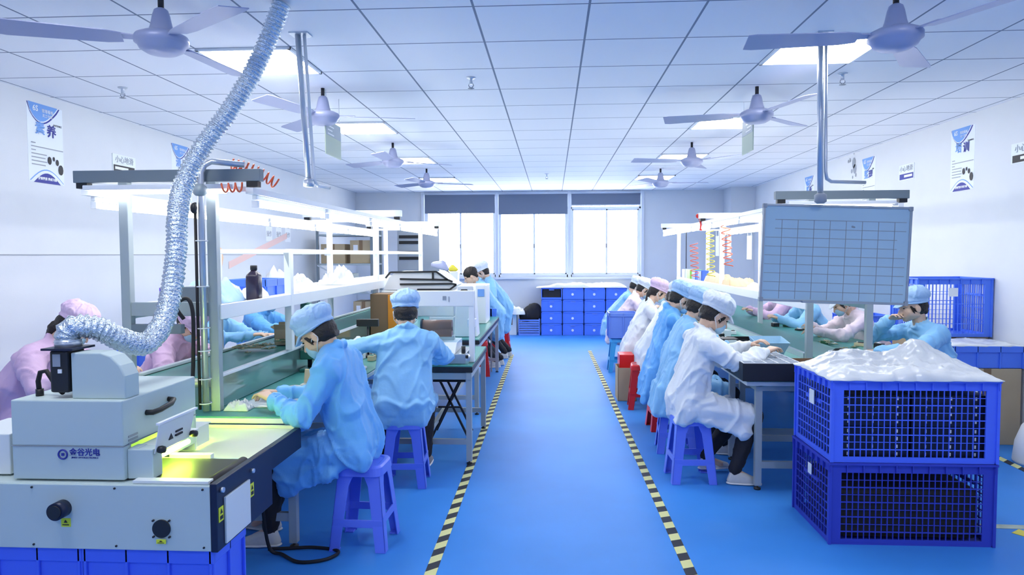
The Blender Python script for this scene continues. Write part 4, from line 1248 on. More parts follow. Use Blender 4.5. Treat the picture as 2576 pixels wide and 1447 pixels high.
    # ---- trousers and shoes
    if not nofeet:
        b = MB()
        for s in (1, -1):
            kn, an, ft = leg[s]
            b.hull([sph(hips[s], .088), sph(kn, .068)], 2); b.hull([sph(kn, .066), sph(an + Vector((0, 0, .02)), .046)], 2)
        to = b.build('trousers', legs, t, world=False); remesh(to, .012, 2, .008, 14, 1)
        for s in (1, -1):
            kn, an, ft = leg[s]
            dx = Vector((1, s * .12, 0)).normalized(); up = Vector((0, 0, 1))
            h0 = Vector((an.x - .03, an.y, ft.z))
            so = MB().hull([sph(h0 + Vector((0, 0, .028)), .027), sph(h0 + dx * .10 + Vector((0, 0, .028)), .030), sph(h0 + dx * .175 + Vector((0, 0, .024)), .026), sph(h0 + dx * .02 + Vector((0, 0, .075)), .030), sph(h0 + dx * .075 + Vector((0, 0, .062)), .024)], 2).build('shoe', shoe, t, world=False)
            MB().hull([(h0.x, h0.y, ft.z + .010, .032, .030, .010), (h0.x + dx.x * .10, h0.y + dx.y * .1, ft.z + .010, .034, .036, .010), (h0.x + dx.x * .18, h0.y + dx.y * .18, ft.z + .012, .026, .028, .011)], 2).build('sole', 'sole', so, world=False)
            lc = MB()
            for k in range(3):
                c_ = h0 + dx * (.065 + .022 * k) + Vector((0, 0, .088 - .010 * k))
                lc.tube([c_ + Vector((0, -.02, -.010)), c_, c_ + Vector((0, .02, -.010))], .003, 6)
            lc.build('laces', 'maskw', so, world=False)
    return t
mat_lip = mat('lips', (.45, .16, .15), .5)
M['lips'] = mat_lip

# near left, facing the bench (towards -x)
person('woman in a blue gown and cap, masked, seated nearest the viewer left of the aisle', (-1.085, 3.74, 0), PI, 'coat_b', 'cap_b', lean=13, hpitch=38,
       hands=((.40, .16, .815), (.46, -.10, .80)), feet=((.50, .11, 0), (.58, -.10, 0)), det=3, hem=.29, back=.45, hipz=.545, elbow=(-.2, .7, -1))
# seen from behind
person('worker in a blue gown and cap seen from behind, left arm reaching out', (-1.04, 4.70, 0), PI / 2 + .08, 'coat_b2', 'cap_b', lean=9, hpitch=18, hyaw=8,
       hands=((.26, .40, .93), (.42, -.08, .84)), feet=((.36, .16, 0), (.40, -.12, 0)), det=3, hem=.40, back=.43, mask='mask', elbow=(-.1, 1, -.3), coat_w=1.08, shoe='shoe_g', side=-2)
# right of the aisle
person('worker in a whitish gown and cap, masked, seated nearest the viewer right of the aisle', (.94, 4.90, 0), 0, 'coat_w', 'cap_w', lean=12, hpitch=34, hyaw=4,
       hands=((.47, .16, .92), (.52, -.06, .905)), feet=((.22, .14, 0.02), (.36, -.12, 0)), det=3, hem=.33, back=.42, elbow=(-.1, .7, -1))
person('worker in blue gown and cap directly behind the nearest one right of the aisle', (.97, 5.62, 0), 0, 'coat_b2', 'cap_b', lean=14, hpitch=30,
       hands=((.46, .14, .82), (.46, -.12, .82)), feet=((.42, .12, 0), (.42, -.12, 0)), det=2, hem=.30, back=.33)
person('worker in a blue gown with a low hanging hem over a red stool', (.98, 6.36, 0), .05, 'coat_b', 'cap_b', lean=11, hpitch=34, hipz=.56,
       hands=((.46, .14, .82), (.46, -.12, .82)), feet=((.42, .12, 0), (.42, -.12, 0)), det=2, hem=.30, back=.28, coat_w=1.1)
person('worker in a white gown and cap above the red stool by the cardboard box', (.99, 7.22, 0), 0, 'coat_w', 'cap_w', lean=22, hpitch=34,
       hands=((.46, .14, .82), (.46, -.12, .82)), feet=((.42, .12, 0), (.42, -.12, 0)), det=1, hem=.32, back=.36)
person('dark haired worker in a whitish gown behind the cardboard box', (.97, 8.2, 0), 0, 'coat_w', 'cap_p', lean=20, hpitch=30,
       hands=((.46, .14, .82), (.46, -.12, .82)), feet=((.42, .12, 0), (.42, -.12, 0)), det=1, hem=.32, back=.34, hair_long=.14)
person('worker in a pale pink gown behind the pale blue bin', (.93, 9.9, 0), 0, 'coat_pp', 'cap_w', lean=30, hpitch=36,
       hands=((.50, .14, .82), (.50, -.12, .82)), feet=((.42, .12, 0), (.42, -.12, 0)), det=1, hem=.32, back=.34)
person('farthest worker right of the aisle, leaning in a pale blue gown', (.93, 10.9, 0), 0, 'coat_b2', 'cap_w', lean=32, hpitch=36,
       hands=((.50, .14, .82), (.50, -.12, .82)), feet=((.42, .12, 0), (.42, -.12, 0)), det=1, hem=.32, back=.34)
# far side of the left bench, facing +x
person('woman in a pink gown and cap bending over behind the curing machine', (-3.42, 4.15, 0), .12, 'coat_p', 'cap_p', hipz=.62, lean=34, hpitch=40, hyaw=20,
       hands=((.62, .18, .84), (.55, -.20, .86)), feet=((.35, .12, 0), (.35, -.12, 0)), det=2, hem=.35, back=.42, hair_long=.05, coat_w=1.15)
person('masked woman in a pink gown just right of the foil hose', (-2.97, 4.95, 0), -.12, 'coat_p', 'cap_p', hipz=.56, lean=30, hpitch=45, hyaw=-28,
       hands=((.52, .10, .83), (.44, -.10, .83)), feet=((.35, .12, 0), (.35, -.12, 0)), det=3, hem=.35, back=.40, elbow=(-.3, .8, -.8))
person('worker in a blue gown holding a part just right of the near post', (-3.18, 6.05, 0), -.05, 'coat_b2', 'cap_b', lean=16, hpitch=35,
       hands=((.56, .14, .86), (.60, -.20, .90)), feet=((.35, .12, 0), (.35, -.12, 0)), det=2, hem=.35, back=.40)
person('worker in a blue gown behind the post with the green drill stand', (-3.12, 6.95, 0), -.1, 'coat_b', 'cap_b', lean=16, hpitch=35,
       hands=((.56, .14, .86), (.56, -.14, .86)), feet=((.35, .12, 0), (.35, -.12, 0)), det=2, hem=.35, back=.40, coat_w=1.1)
# far side of the right bench, facing -x
person('unmasked person in light blue looking left behind the heap of film', (3.03, 5.62, 0), PI + .1, 'coat_b2', 'cap_b', lean=17, hpitch=12, hyaw=-4,
       hands=((.56, .16, .83), (.34, -.10, 1.04)), feet=((.35, .12, 0), (.35, -.12, 0)), det=3, hem=.38, back=.40, mask=None, coat_w=1.1, elbow=(-.1, 1, -.8), legs='trousers_n')
person('worker in a pale pink gown between the two posts of the right lamp frame', (3.16, 6.95, 0), PI, 'coat_pp', 'cap_w', lean=27, hpitch=35,
       hands=((.64, .20, .84), (.60, -.05, .86)), feet=((.35, .12, 0), (.35, -.12, 0)), det=2, hem=.38, back=.40, coat_w=1.2)
person('worker in a light blue gown left of the posts under the whiteboard', (3.16, 8.2, 0), PI, 'coat_b2', 'cap_b', lean=27, hpitch=35,
       hands=((.58, .16, .84), (.56, -.10, .84)), feet=((.35, .12, 0), (.35, -.12, 0)), det=1, hem=.38, back=.40)
person('worker in a pink gown under the left edge of the whiteboard', (3.16, 9.2, 0), PI, 'coat_p', 'cap_p', lean=27, hpitch=35,
       hands=((.56, .16, .84), (.56, -.16, .84)), feet=((.35, .12, 0), (.35, -.12, 0)), det=1, hem=.38, back=.40)
# far left of the aisle: two people bending over their machine
person('black haired man in a blue gown bending at the far left of the aisle', (-.80, 9.75, 0), PI + .15, 'coat_b2', 'cap_b', hipz=.74, lean=30, hpitch=30, hyaw=6,
       hands=((.34, .18, .92), (.40, -.14, .90)), feet=((.05, .10, 0), (-.02, -.12, 0)), det=2, hem=.48, stand=True, bare_head=True, mask=None, knees=(1, 0, 0))
person('person in a white cap and pale gown behind the black haired man', (-.74, 10.6, 0), PI + .1, 'coat_b2', 'cap_w', hipz=.76, lean=28, hpitch=30,
       hands=((.34, .18, .92), (.40, -.14, .90)), feet=((.05, .10, 0), (-.02, -.12, 0)), det=1, hem=.48, stand=True, knees=(1, 0, 0))
for x, y in ((-3.5, 4.15), (-3.22, 5.05), (-3.18, 6.05), (-3.12, 6.95)):
    pass

# ================================================================== BENCH-TOP THINGS
def bag(x, y, z, sx, sy, h, label, m='film2', seed=0, name='plastic_bag', rz=0, group=None, cat='plastic bag'):
    b = MB(); n = 22
    vv = []; ff = []
    for j in range(n + 1):
        for i in range(n + 1):
            u = i / n * 2 - 1; v = j / n * 2 - 1
            e = max(0, 1 - max(abs(u), abs(v)) ** 3) ** .6
            p = Vector((u * 1.7 + seed, v * 1.7, seed * 2))
            hh = .55 + .8 * noise.noise(p) + .25 * (1 - abs(noise.noise(p * 3)) * 3)
            vv.append(Vector((u * sx / 2 * (1 + .1 * noise.noise(p * 1.3)), v * sy / 2 * (1 + .1 * noise.noise(p * 1.3 + Vector((4, 4, 4)))), .004 + h * max(hh, .05) * e)))
    m_ = len(vv); vv += [Vector((p.x, p.y, .001)) for p in vv]
    for j in range(n):
        for i in range(n):
            a = j * (n + 1) + i
            ff += [(a, a + 1, a + n + 2, a + n + 1), (m_ + a, m_ + a + n + 1, m_ + a + n + 2, m_ + a + 1)]
    edge = list(range(n + 1)) + [j * (n + 1) + n for j in range(1, n + 1)] + [n * (n + 1) + i for i in range(n - 1, -1, -1)] + [j * (n + 1) for j in range(n - 1, 0, -1)]
    for a, c in zip(edge, edge[1:] + edge[:1]): ff.append((a, m_ + a, m_ + c, c))
    b.add(vv, ff, True)
    o = b.build(name, m); o.location = (x, y, z); o.rotation_euler = (0, 0, rz)
    return tag(o, label, cat, group)
bag(-1.56, 3.98, .7505, .30, .62, .022, 'flat clear plastic bags spread on the mat before the nearest woman', seed=1.3, rz=-.15)
bag(-1.69, 3.62, .7505, .13, .09, .055, 'small crumpled white wrapper beside the foot of the near post', 'film', seed=5.1)
bag(-2.03, 4.02, 1.3075, .30, .30, .12, 'blue tinted bag on the shelf behind the near post', 'cap_b', seed=2.2)
bag(-2.05, 5.35, 1.3075, .36, .62, .16, 'long heap of white bags on the left shelf behind the second post', 'film', seed=8.2)
bag(-2.02, 6.45, 1.3075, .30, .34, .17, 'rounded white bag at the far end of the left shelf', 'film', seed=6.7)
bag(-2.05, 4.42, 1.3075, .3, .3, .09, 'clear bag on the left shelf next to the dark bottle', seed=7.7)

# dark bottle
t = thing('bottle', 'dark square shouldered bottle standing on the left shelf', 'bottle', (-1.84, 4.18, 1.3075))
def sq(r, z, k=.45): return [(-1.84 + r * abs(math.cos(a)) ** k * (1 if math.cos(a) > 0 else -1), 4.18 + r * abs(math.sin(a)) ** k * (1 if math.sin(a) > 0 else -1), z) for a in [2 * PI * (i + .5) / 32 for i in range(32)]]
ly = [sq(.036, 1.3077), sq(.041, 1.313), sq(.041, 1.452), sq(.036, 1.468, .5), sq(.020, 1.486, .8), sq(.017, 1.492, 1)]
MB().add([p for l in ly for p in l], [(i * 32 + k, i * 32 + (k + 1) % 32, (i + 1) * 32 + (k + 1) % 32, (i + 1) * 32 + k) for i in range(5) for k in range(32)] + [tuple(range(32))[::-1], tuple(range(160, 192))], True).build('bottle_body', 'bottle', t)
MB().lathe((-1.84, 4.18, 1.492), [(.017, 0), (.021, .002), (.021, .028), (.018, .03)]).build('cap', 'black', t)

# blue shelf crates
solid_crate(-2.24, -2.10, 3.86, 3.98, 1.3075, 1.40, 'small violet blue bin on the shelf at the near end of the left frame', 'purple')
solid_crate(-2.22, -1.95, 4.62, 4.95, 1.3075, 1.42, 'blue tote on the left shelf behind the dark bottle', 'crate_b')
t = thing('grey_case', 'dark grey equipment case on the shelf behind the hose', 'case', (-1.98, 3.72, 1.3075))
MB().box(-2.08, -1.86, 3.66, 3.80, 1.308, 1.415).build('case_body', 'beam', t, .006)
MB().box(-2.09, -1.85, 3.645, 3.66, 1.285, 1.307).build('case_lip', 'alu', t, .002)

# coiled orange air hose at the near end of the left beam
def coil(name, m, a, c, r_, turns, label, w=.005, cat='hose', group=None, sag=0):
    a = Vector(a); c = Vector(c); d = (c - a); n = int(turns * 14); u = d.normalized()
    p = Vector((0, 0, 1)); p = (p - u * p.dot(u)).normalized(); q = u.cross(p)
    pts = [a + d * (i / n) + (p * math.cos(2 * PI * turns * i / n) + q * math.sin(2 * PI * turns * i / n)) * r_ + Vector((0, 0, -sag * math.sin(PI * i / n))) for i in range(n + 1)]
    b = MB().tube(pts, w, 7)
    return solo(b, name, m, label, cat, group, loc=tuple(a))
coil('coiled_hose', 'orange', (-1.72, 3.66, 2.075), (-1.50, 3.72, 1.97), .028, 9, 'coiled orange air hose drooping off the near left cross beam', sag=-.02)
coil('coiled_hose', 'orange', (-1.70, 3.50, 1.93), (-1.60, 3.52, 1.935), .022, 3, 'short loops of orange hose below the near left cross beam')
t = thing('cable_pipe', 'grey pipe with a bent top strapped to the near aisle side post', 'pipe', (-1.86, 3.56, .75))
MB().tube([(-1.835, 3.545, .76), (-1.835, 3.545, 1.93), (-1.83, 3.545, 2.02), (-1.815, 3.55, 2.055), (-1.78, 3.56, 2.075), (-1.62, 3.60, 2.06)], .016, 12).build('pipe', 'alu', t)
MB().tube([(-1.86, 3.53, .77), (-1.86, 3.53, 1.86)], .008, 8).build('black_cable', 'rubber', t)
b = MB()
for z in (.80, .93, 1.08, 1.20, 1.42, 1.66): b.tube([(-1.862 + .03 * math.cos(k * PI / 6) + .02, 3.552 + .034 * math.sin(k * PI / 6), z) for k in range(12)], .003, 6, closed=True)
b.build('cable_ties', 'white', t)
MB().ball((-1.835, 3.535, 1.925), (.045, .03, .035), 2).build('joint_box', 'post', t)
MB().ball((-1.86, 3.515, 1.83), (.018, .015, .03), 2).build('black_clip', 'black', t)
# black cables by the pipe down to the bench
solo(MB().tube(spline([(-1.93, 3.52, 1.25), (-1.96, 3.50, 1.32), (-1.90, 3.50, 1.36), (-1.87, 3.50, 1.28), (-1.885, 3.52, 1.05), (-1.89, 3.52, .95), (-1.90, 3.52, .77)], 6), .010, 8), 'black_cable', 'rubber', 'thick black cable looped beside the near post', 'cable', loc=(-1.9, 3.52, .76))
solo(MB().tube(spline([(-1.50, 3.42, .58), (-1.50, 3.45, .30), (-1.49, 3.50, .05), (-1.42, 3.50, .012), (-1.30, 3.42, .010), (-1.17, 3.46, .010), (-1.14, 3.56, .010), (-1.28, 3.60, .010), (-1.40, 3.58, .012), (-1.52, 3.56, .012)], 8), .009, 8), 'power_cable', 'rubber', 'black power cable looped on the floor by the near stool', 'cable', loc=(-1.2, 3.3, .01))

# circuit boards and parts
def pcb_pile(x, y, z, n, label, group, sx=.16, sy=.3):
    for k in range(n):
        px = x + random.uniform(-sx, sx) / 2; py = y + random.uniform(-sy, sy) / 2
        t = thing('circuit_board', label, 'circuit board', (px, py, z + .0005 + k * .0035), random.uniform(0, 3), group)
        MB().box(-.034, .034, -.022, .022, 0, .0024).build('board', 'pcb', t, world=False)
        b = MB()
        for q in range(5):
            cx, cy = random.uniform(-.025, .025), random.uniform(-.014, .014)
            b.box(cx - .006, cx + .006, cy - .004, cy + .004, .0024, .0024 + random.uniform(.004, .009))
        b.build('components', 'brass', t, world=False)
pcb_pile(-2.00, 4.75, .93, 16, 'small circuit board in the loose layer on the conveyor behind the near post', 'circuit boards on the left conveyor', .26, .62)
def box_open(x, y, z, sx, sy, h, m, label, rz=0, name='carton', cat='box', flaps=True, group=None):
    t = thing(name, label, cat, (x, y, z), rz, group)
    b = MB(); w = .004
    b.box(-sx / 2, sx / 2, -sy / 2, sy / 2, 0, w)
    b.box(-sx / 2, -sx / 2 + w, -sy / 2, sy / 2, 0, h); b.box(sx / 2 - w, sx / 2, -sy / 2, sy / 2, 0, h)
    b.box(-sx / 2, sx / 2, -sy / 2, -sy / 2 + w, 0, h); b.box(-sx / 2, sx / 2, sy / 2 - w, sy / 2, 0, h)
    b.build('box_body', m, t, world=False)
    if flaps:
        for s in (1, -1):
            MB().prism([(s * sx / 2, -sy / 2, h), (s * sx / 2, sy / 2, h), (s * sx * .68, sy / 2, h + sx * .12), (s * sx * .68, -sy / 2, h + sx * .12)], (0, 0, 0), (0, 0, .004)).build('flap', m, t, world=False)
            MB().prism([(-sx / 2, s * sy / 2, h), (sx / 2, s * sy / 2, h), (sx / 2, s * sy * .62, h + sy * .22), (-sx / 2, s * sy * .62, h + sy * .22)], (0, 0, 0), (0, 0, .004)).build('flap', m, t, world=False)
    return t
box_open(-1.98, 5.05, .9245, .15, .16, .115, 'card', 'small open brown carton on the left conveyor behind the near post', .2)
box_open(-2.12, 4.72, .94, .20, .12, .012, 'brass', 'shallow tan tray among the circuit boards', .1, 'parts_tray', 'tray', False)
solid_crate(-2.16, -1.90, 5.35, 5.68, .9245, 1.02, 'violet bin on the left conveyor behind the small carton', 'purple')
solid_crate(-3.62, -3.28, 5.55, 5.95, .45, .98, 'blue crate behind the masked woman in pink', 'crate_b')
box_open(-2.62, 4.40, .7505, .26, .55, .045, 'white', 'long shallow white tray in front of the masked woman in pink', .0, 'parts_tray', 'tray', False)
box_open(-2.55, 5.05, .7505, .22, .3, .03, 'brass', 'tan tray of parts under the hands of the masked woman', .1, 'parts_tray', 'tray', False)
# electric screwdriver
t = thing('screwdriver', 'red and black electric screwdriver held up near the masked woman in pink', 'tool', (-2.68, 4.7, .86))
MB().tube([(-2.765, 4.7, .905), (-2.735, 4.7, .885)], [.007, .010], 12).build('nose', 'black', t)
MB().tube([(-2.735, 4.7, .885), (-2.70, 4.7, .85), (-2.66, 4.7, .81), (-2.63, 4.7, .785)], [.011, .014, .019, .016], 14).build('grip', 'red', t)
solo(MB().tube(spline([(-2.63, 4.7, .785), (-2.60, 4.66, .765), (-2.50, 4.60, .757), (-2.40, 4.5, .757)], 6), .004, 8), 'tool_cable', 'white', 'white cable of the red screwdriver', 'cable', loc=(-2.63, 4.7, .76))

# green drill stand
t = thing('drill_stand', 'green bench drill on a blue column beside the second left post', 'drill', (-1.72, 4.90, .75))
MB().box(-1.80, -1.63, 4.80, 5.0, .751, .775).build('base', 'pgreen', t, .006)
MB().cyl((-1.755, 4.90, .775), (-1.755, 4.90, 1.14), .016, n=16).build('column', 'navy', t)
MB().hull([(-1.80, 4.90, 1.155, .018), (-1.80, 4.90, 1.225, .018), (-1.745, 4.90, 1.155, .018), (-1.745, 4.90, 1.225, .018), (-1.77, 4.90, 1.125, .012)], 2).build('motor_head', 'pgreen', t)
MB().lathe((-1.755, 4.90, .90), [(.045, 0), (.05, .02), (.03, .05), (.022, .06)]).build('column_collar', 'pgreen', t)
MB().box(-1.81, -1.68, 4.85, 4.95, .835, .90).build('work_table', 'pgreen', t, .006)
MB().cyl((-1.72, 4.90, 1.09), (-1.72, 4.90, 1.13), .010, n=12).build('chuck', 'steel', t)
MB().tube([(-1.72, 4.88, 1.17), (-1.69, 4.84, 1.15), (-1.67, 4.82, 1.10)], .006, 8).build('feed_lever', 'black', t)
# small press block and test box before the nearest woman
t = thing('test_fixture', 'small brown and steel test fixture beyond the nearest woman\'s hands', 'fixture', (-1.52, 4.35, .75))
MB().box(-1.60, -1.46, 4.28, 4.42, .751, .765).build('base', 'steel', t, .002)
MB().box(-1.59, -1.49, 4.33, 4.345, .765, .85, ry=.1).build('plate', 'brass', t, .002)
MB().cyl((-1.51, 4.30, .765), (-1.51, 4.30, .80), .014, n=12).build('knob', 'white', t)
t = thing('digital_meter', 'small black meter on a stand behind the nearest woman', 'meter', (-1.50, 5.6, .75))
MB().box(-1.60, -1.42, 5.56, 5.60, 1.00, 1.06).build('display', 'black', t, .004)
MB().cyl((-1.51, 5.58, .77), (-1.51, 5.58, 1.0), .008).build('stand', 'black', t)
MB().box(-1.60, -1.42, 5.5, 5.66, .751, .77).build('base', 'black', t, .003)
t = thing('fume_lamp', 'white conical lamp head by the arm of the worker seen from behind', 'lamp', (-1.45, 5.0, .75))
MB().lathe((-1.42, 4.98, .93), [(.075, 0), (.07, .012), (.02, .05), (.012, .06)]).build('lamp_head', 'white', t)
MB().cyl((-1.42, 4.98, .77), (-1.42, 4.98, .93), .03, n=16).build('lamp_neck', 'black', t)
MB().lathe((-1.42, 4.98, .75), [(.06, .001), (.06, .015), (.03, .02)]).build('lamp_base', 'white', t)
bag(-1.42, 4.86, .7505, .12, .12, .07, 'crumpled white tissue by the conical lamp', 'film', seed=9.4)
# orange and dark storage boxes beyond
t = thing('tool_cabinet', 'orange fronted cabinet standing on the left bench below the shelf', 'cabinet', (-1.62, 6.8, .75))
MB().box(-1.80, -1.45, 6.75, 7.0, .751, 1.20).build('cabinet_body', 'cardb', t, .004)
MB().box(-1.62, -1.45, 6.735, 6.75, .77, 1.19).build('door', 'orange_b', t, .003)
t = thing('spray_can', 'violet and white striped canister beside the orange cabinet', 'canister', (-1.40, 6.55, .75))
MB().cyl((-1.40, 6.55, .751), (-1.40, 6.55, 1.04), .05, n=24).build('can', 'purple', t)
MB().tube([(-1.40 + .052 * math.cos(a), 6.55 + .052 * math.sin(a), .86 + .05 * math.sin(a)) for a in [k * PI / 10 for k in range(20)]], .008, 8, closed=True).build('band', 'white', t)

# ---- second table with the press
def side_table(x0, x1, y0, y1, label, m='beam'):
    t = thing('work_table', label, 'table', ((x0 + x1) / 2, y0, 0))
    MB().box(x0, x1, y0, y1, .70, .742).build('tabletop', 'black', t, .003)
    MB().box(x0 + .005, x1 - .005, y0 + .005, y1 - .005, .742, .75).build('table_mat', 'green', t)
    for x in (x0 + .03, x1 - .03):
        for y in (y0 + .03, y1 - .03):
            l = MB().bar((x, y, .025), (x, y, .70), .042).build('leg', 'post', t)
            MB().lathe((x, y, 0), [(.02, 0), (.022, .01), (.007, .014), (.007, .03)], 10).build('levelling_foot', 'black', l)
    f = MB()
    for y in (y0 + .03, y1 - .03): f.bar((x0, y, .17), (x1 - .03, y, .17), .03, .04).bar((x0, y, .67), (x1 - .03, y, .67), .03, .05)
    for x in (x0 + .03, x1 - .03): f.bar((x, y0, .67), (x, y1, .67), .03, .05)
    f.bar((x0 + .25, y0 + .03, .17), (x0 + .25, y1 - .03, .17), .03, .04)
    f.build('lower_frame', 'post', t)
    return t
side_table(-1.24, -.60, 5.13, 6.26, 'dark topped steel table with the gate shaped press on it')
t = thing('taping_machine', 'white gate framed taping machine with brown reels and a clear guard', 'machine', (-.92, 5.4, .75))
MB().box(-1.08, -.66, 5.20, 5.62, .752, .83).build('base', 'boardf', t, .006)
MB().prism([(-1.08, 5.20, .83), (-1.08, 5.32, .905), (-1.08, 5.62, .905), (-1.08, 5.62, .83)], (0, 0, 0), (.34, 0, 0)).build('control_panel', 'plast_w', t, .004)
k_ = MB()
for x in (-1.0, -.95): k_.cyl((x, 5.245, .862), (x, 5.225, .875), .007, n=12)
k_.build('button', 'ink_g', t)
MB().cyl((-.875, 5.25, .862), (-.875, 5.215, .885), .014, n=16).build('knob', 'black', t)
MB().box(-.90, -.86, 5.192, 5.20, .775, .805).build('power_switch', 'black', t, .002)
MB().box(-.889, -.871, 5.188, 5.192, .783, .797).build('switch_light', 'red', t)
for x in (-1.12, -.625):
    MB().box(x - .02, x + .02, 5.30, 5.345, .752, 1.20).build('gate_post', 'plast_w', t, .003)
MB().box(-1.14, -.605, 5.295, 5.35, 1.185, 1.305).build('gate_beam', 'plast_w', t, .005)
b = MB(); b.box(-.845, -.82, 5.290, 5.295, 1.235, 1.265); b.box(-.80, -.795, 5.290, 5.295, 1.22, 1.262); b.build('beam_print', 'ink_g', t)
MB().box(-1.10, -.645, 5.315, 5.320, .905, 1.185).build('clear_guard', 'acrylic', t)
for x, z in ((-.98, 1.02), (-.93, .965)):
    r_ = MB().cyl((-1.04, 5.48, z), (-.80, 5.48, z), .045, n=26).build('brown_reel', 'copper', t)
    MB().cyl((-1.05, 5.48, z), (-1.035, 5.48, z), .052, n=26).build('reel_flange', 'fabric_k', r_)
MB().box(-1.07, -.78, 5.45, 5.51, .905, .94).build('reel_cradle', 'steel', t, .002)
MB().box(-.645, -.615, 5.36, 5.46, .80, 1.30).build('slide_rail', 'beam', t, .003)
MB().box(-.665, -.60, 5.35, 5.47, 1.02, 1.08).build('slide_block', 'white', t, .003)
c = MB().hull([(-.70, 5.24, .80, .035), (-.66, 5.24, .80, .035), (-.68, 5.24, .765, .04)], 2).build('air_regulator', 'alu', t)
MB().cyl((-.68, 5.24, .83), (-.68, 5.24, .885), .016, n=14).build('regulator_knob', 'black', c)
MB().box(-.72, -.64, 5.205, 5.22, .795, .82).build('gauge', 'black', c, .003)
solo(MB().lathe((-.83, 5.165, .75), [(.025, .001), (.02, .012), (.004, .014)]), 'plastic_button', 'white', 'tiny white button lying on the table edge before the taping machine', 'button', loc=(-.83, 5.165, .75))
# stools / trestle under the table
t = thing('folding_stool', 'thin legged folding stool standing under the dark topped table', 'stool', (-.88, 6.0, 0))
for s in (1, -1):
    MB().bar((-.88 - s * .16, 5.85, .01), (-.88 + s * .08, 5.85, .50), .018).build('leg', 'ink_k', t)
    MB().bar((-.88 - s * .16, 6.12, .01), (-.88 + s * .08, 6.12, .50), .018).build('leg', 'ink_k', t)
MB().box(-1.02, -.74, 5.82, 6.15, .50, .52).build('seat', 'ink_k', t, .003)
MB().bar((-.98, 5.85, .28), (-.78, 5.85, .28), .014).build('stretcher', 'ink_k', t)

# ---- further tables and machines, left of the aisle
side_table(-1.25, -.72, 6.75, 9.3, 'long steel table behind the taping machine table')
t = thing('laminator', 'white machine with a raised black edged lid left of the aisle', 'machine', (-1.15, 7.2, .75))
MB().box(-1.78, -1.02, 7.1, 7.75, .945, 1.215).build('housing', 'plast_w', t, .01)
MB().box(-1.28, -1.02, 7.1, 7.75, .751, .945).build('pedestal', 'plast_w', t, .01)
lid = MB().prism([(-1.76, 7.12, 1.22), (-1.06, 7.12, 1.22), (-.99, 7.12, 1.27), (-1.06, 7.12, 1.31), (-1.16, 7.12, 1.40), (-1.62, 7.12, 1.41), (-1.70, 7.12, 1.35)], (0, 0, 0), (0, .5, 0)).build('lid', 'plast_w', t, .004)
b = MB(); e = 7.11
for pts_ in ([(-1.73, 1.345), (-1.68, 1.405), (-1.20, 1.41), (-1.08, 1.325)], [(-1.58, 1.335), (-1.08, 1.325), (-1.03, 1.305)], [(-1.58, 1.28), (-1.03, 1.285), (-.99, 1.275), (-1.06, 1.225), (-1.40, 1.225)], [(-1.235, 1.40), (-1.235, 1.33)]):
    for p, q in zip(pts_, pts_[1:]): b.bar((p[0], e, p[1]), (q[0], e, q[1]), .018)
b.build('black_trim', 'black', lid)
t = thing('desk_phone', 'small white control box with black keys beside the raised lid', 'control box', (-.90, 7.0, .75))
MB().prism([(-1.0, 6.95, .752), (-.76, 6.95, .752), (-.80, 6.95, 1.27), (-.96, 6.95, 1.27)], (0, 0, 0), (0, .25, 0)).build('pedestal', 'plast_w', t, .01)
MB().prism([(-.94, 6.945, 1.195), (-.84, 6.945, 1.195), (-.86, 6.945, 1.235), (-.92, 6.945, 1.235)], (0, 0, 0), (0, .006, 0)).build('keypad', 'black', t)
t = thing('hot_press', 'pale cabinet machine between the raised lid and the bending man', 'machine', (-1.0, 8.6, .75))
MB().box(-1.22, -.80, 8.3, 8.8, .751, 1.22).build('cabinet', 'plast_w', t, .01)
MB().box(-1.26, -1.14, 8.3, 8.45, 1.221, 1.385).build('tower', 'plast_w', t, .01)
MB().box(-.90, -.82, 8.29, 8.30, 1.08, 1.17).build('screen', 'ink_l', t, .003)
t = thing('desk_lamp', 'white swing arm lamp hood above the raised lid', 'lamp', (-1.22, 7.9, .75))
MB().hull([(-1.36, 7.9, 1.47, .035), (-1.26, 7.9, 1.48, .04), (-1.21, 7.9, 1.42, .025)], 2).build('lamp_hood', 'fan', t)
MB().tube([(-1.22, 7.9, 1.42), (-1.17, 7.9, 1.34), (-1.12, 7.9, 1.28)], .012, 8).build('swing_arm', 'black', t)
MB().bar((-1.13, 7.9, .751), (-1.13, 7.9, 1.29), .03).build('lamp_post', 'white', t)
solo(MB().hull([(-1.17, 8.35, 1.405, .03, .03, .02), (-1.24, 8.35, 1.405, .03, .03, .02), (-1.21, 8.35, 1.435, .03)], 2), 'yellow_piece', 'yel', 'small yellow plastic piece on the narrow white tower', 'plastic piece', loc=(-1.2, 8.35, 1.385))
side_table(-1.25, -1.02, 9.4, 11.2, 'narrow steel table in front of the bending man')
t = thing('hot_press', 'white machine body the black haired man bends over', 'machine', (-1.12, 9.9, .75))
MB().box(-1.24, -1.03, 9.5, 10.3, .751, 1.06).build('cabinet', 'plast_w', t, .01)
MB().box(-1.20, -1.06, 9.49, 9.50, .85, .95).build('screen', 'ink_k', t)
solo(MB().box(-.90, -.76, 9.30, 9.32, .60, .86, ry=.05), 'blue_folder', 'crate_b', 'bright blue folder hanging beside the bending man', 'folder', bevel=.004, loc=(-.83, 9.31, .62))
MBs = MB().bar((-.83, 9.31, .86), (-.83, 9.31, .0), .02)
solo(MBs, 'folder_stand', 'post', 'thin steel stake holding the blue folder', 'stand', loc=(-.83, 9.31, 0))

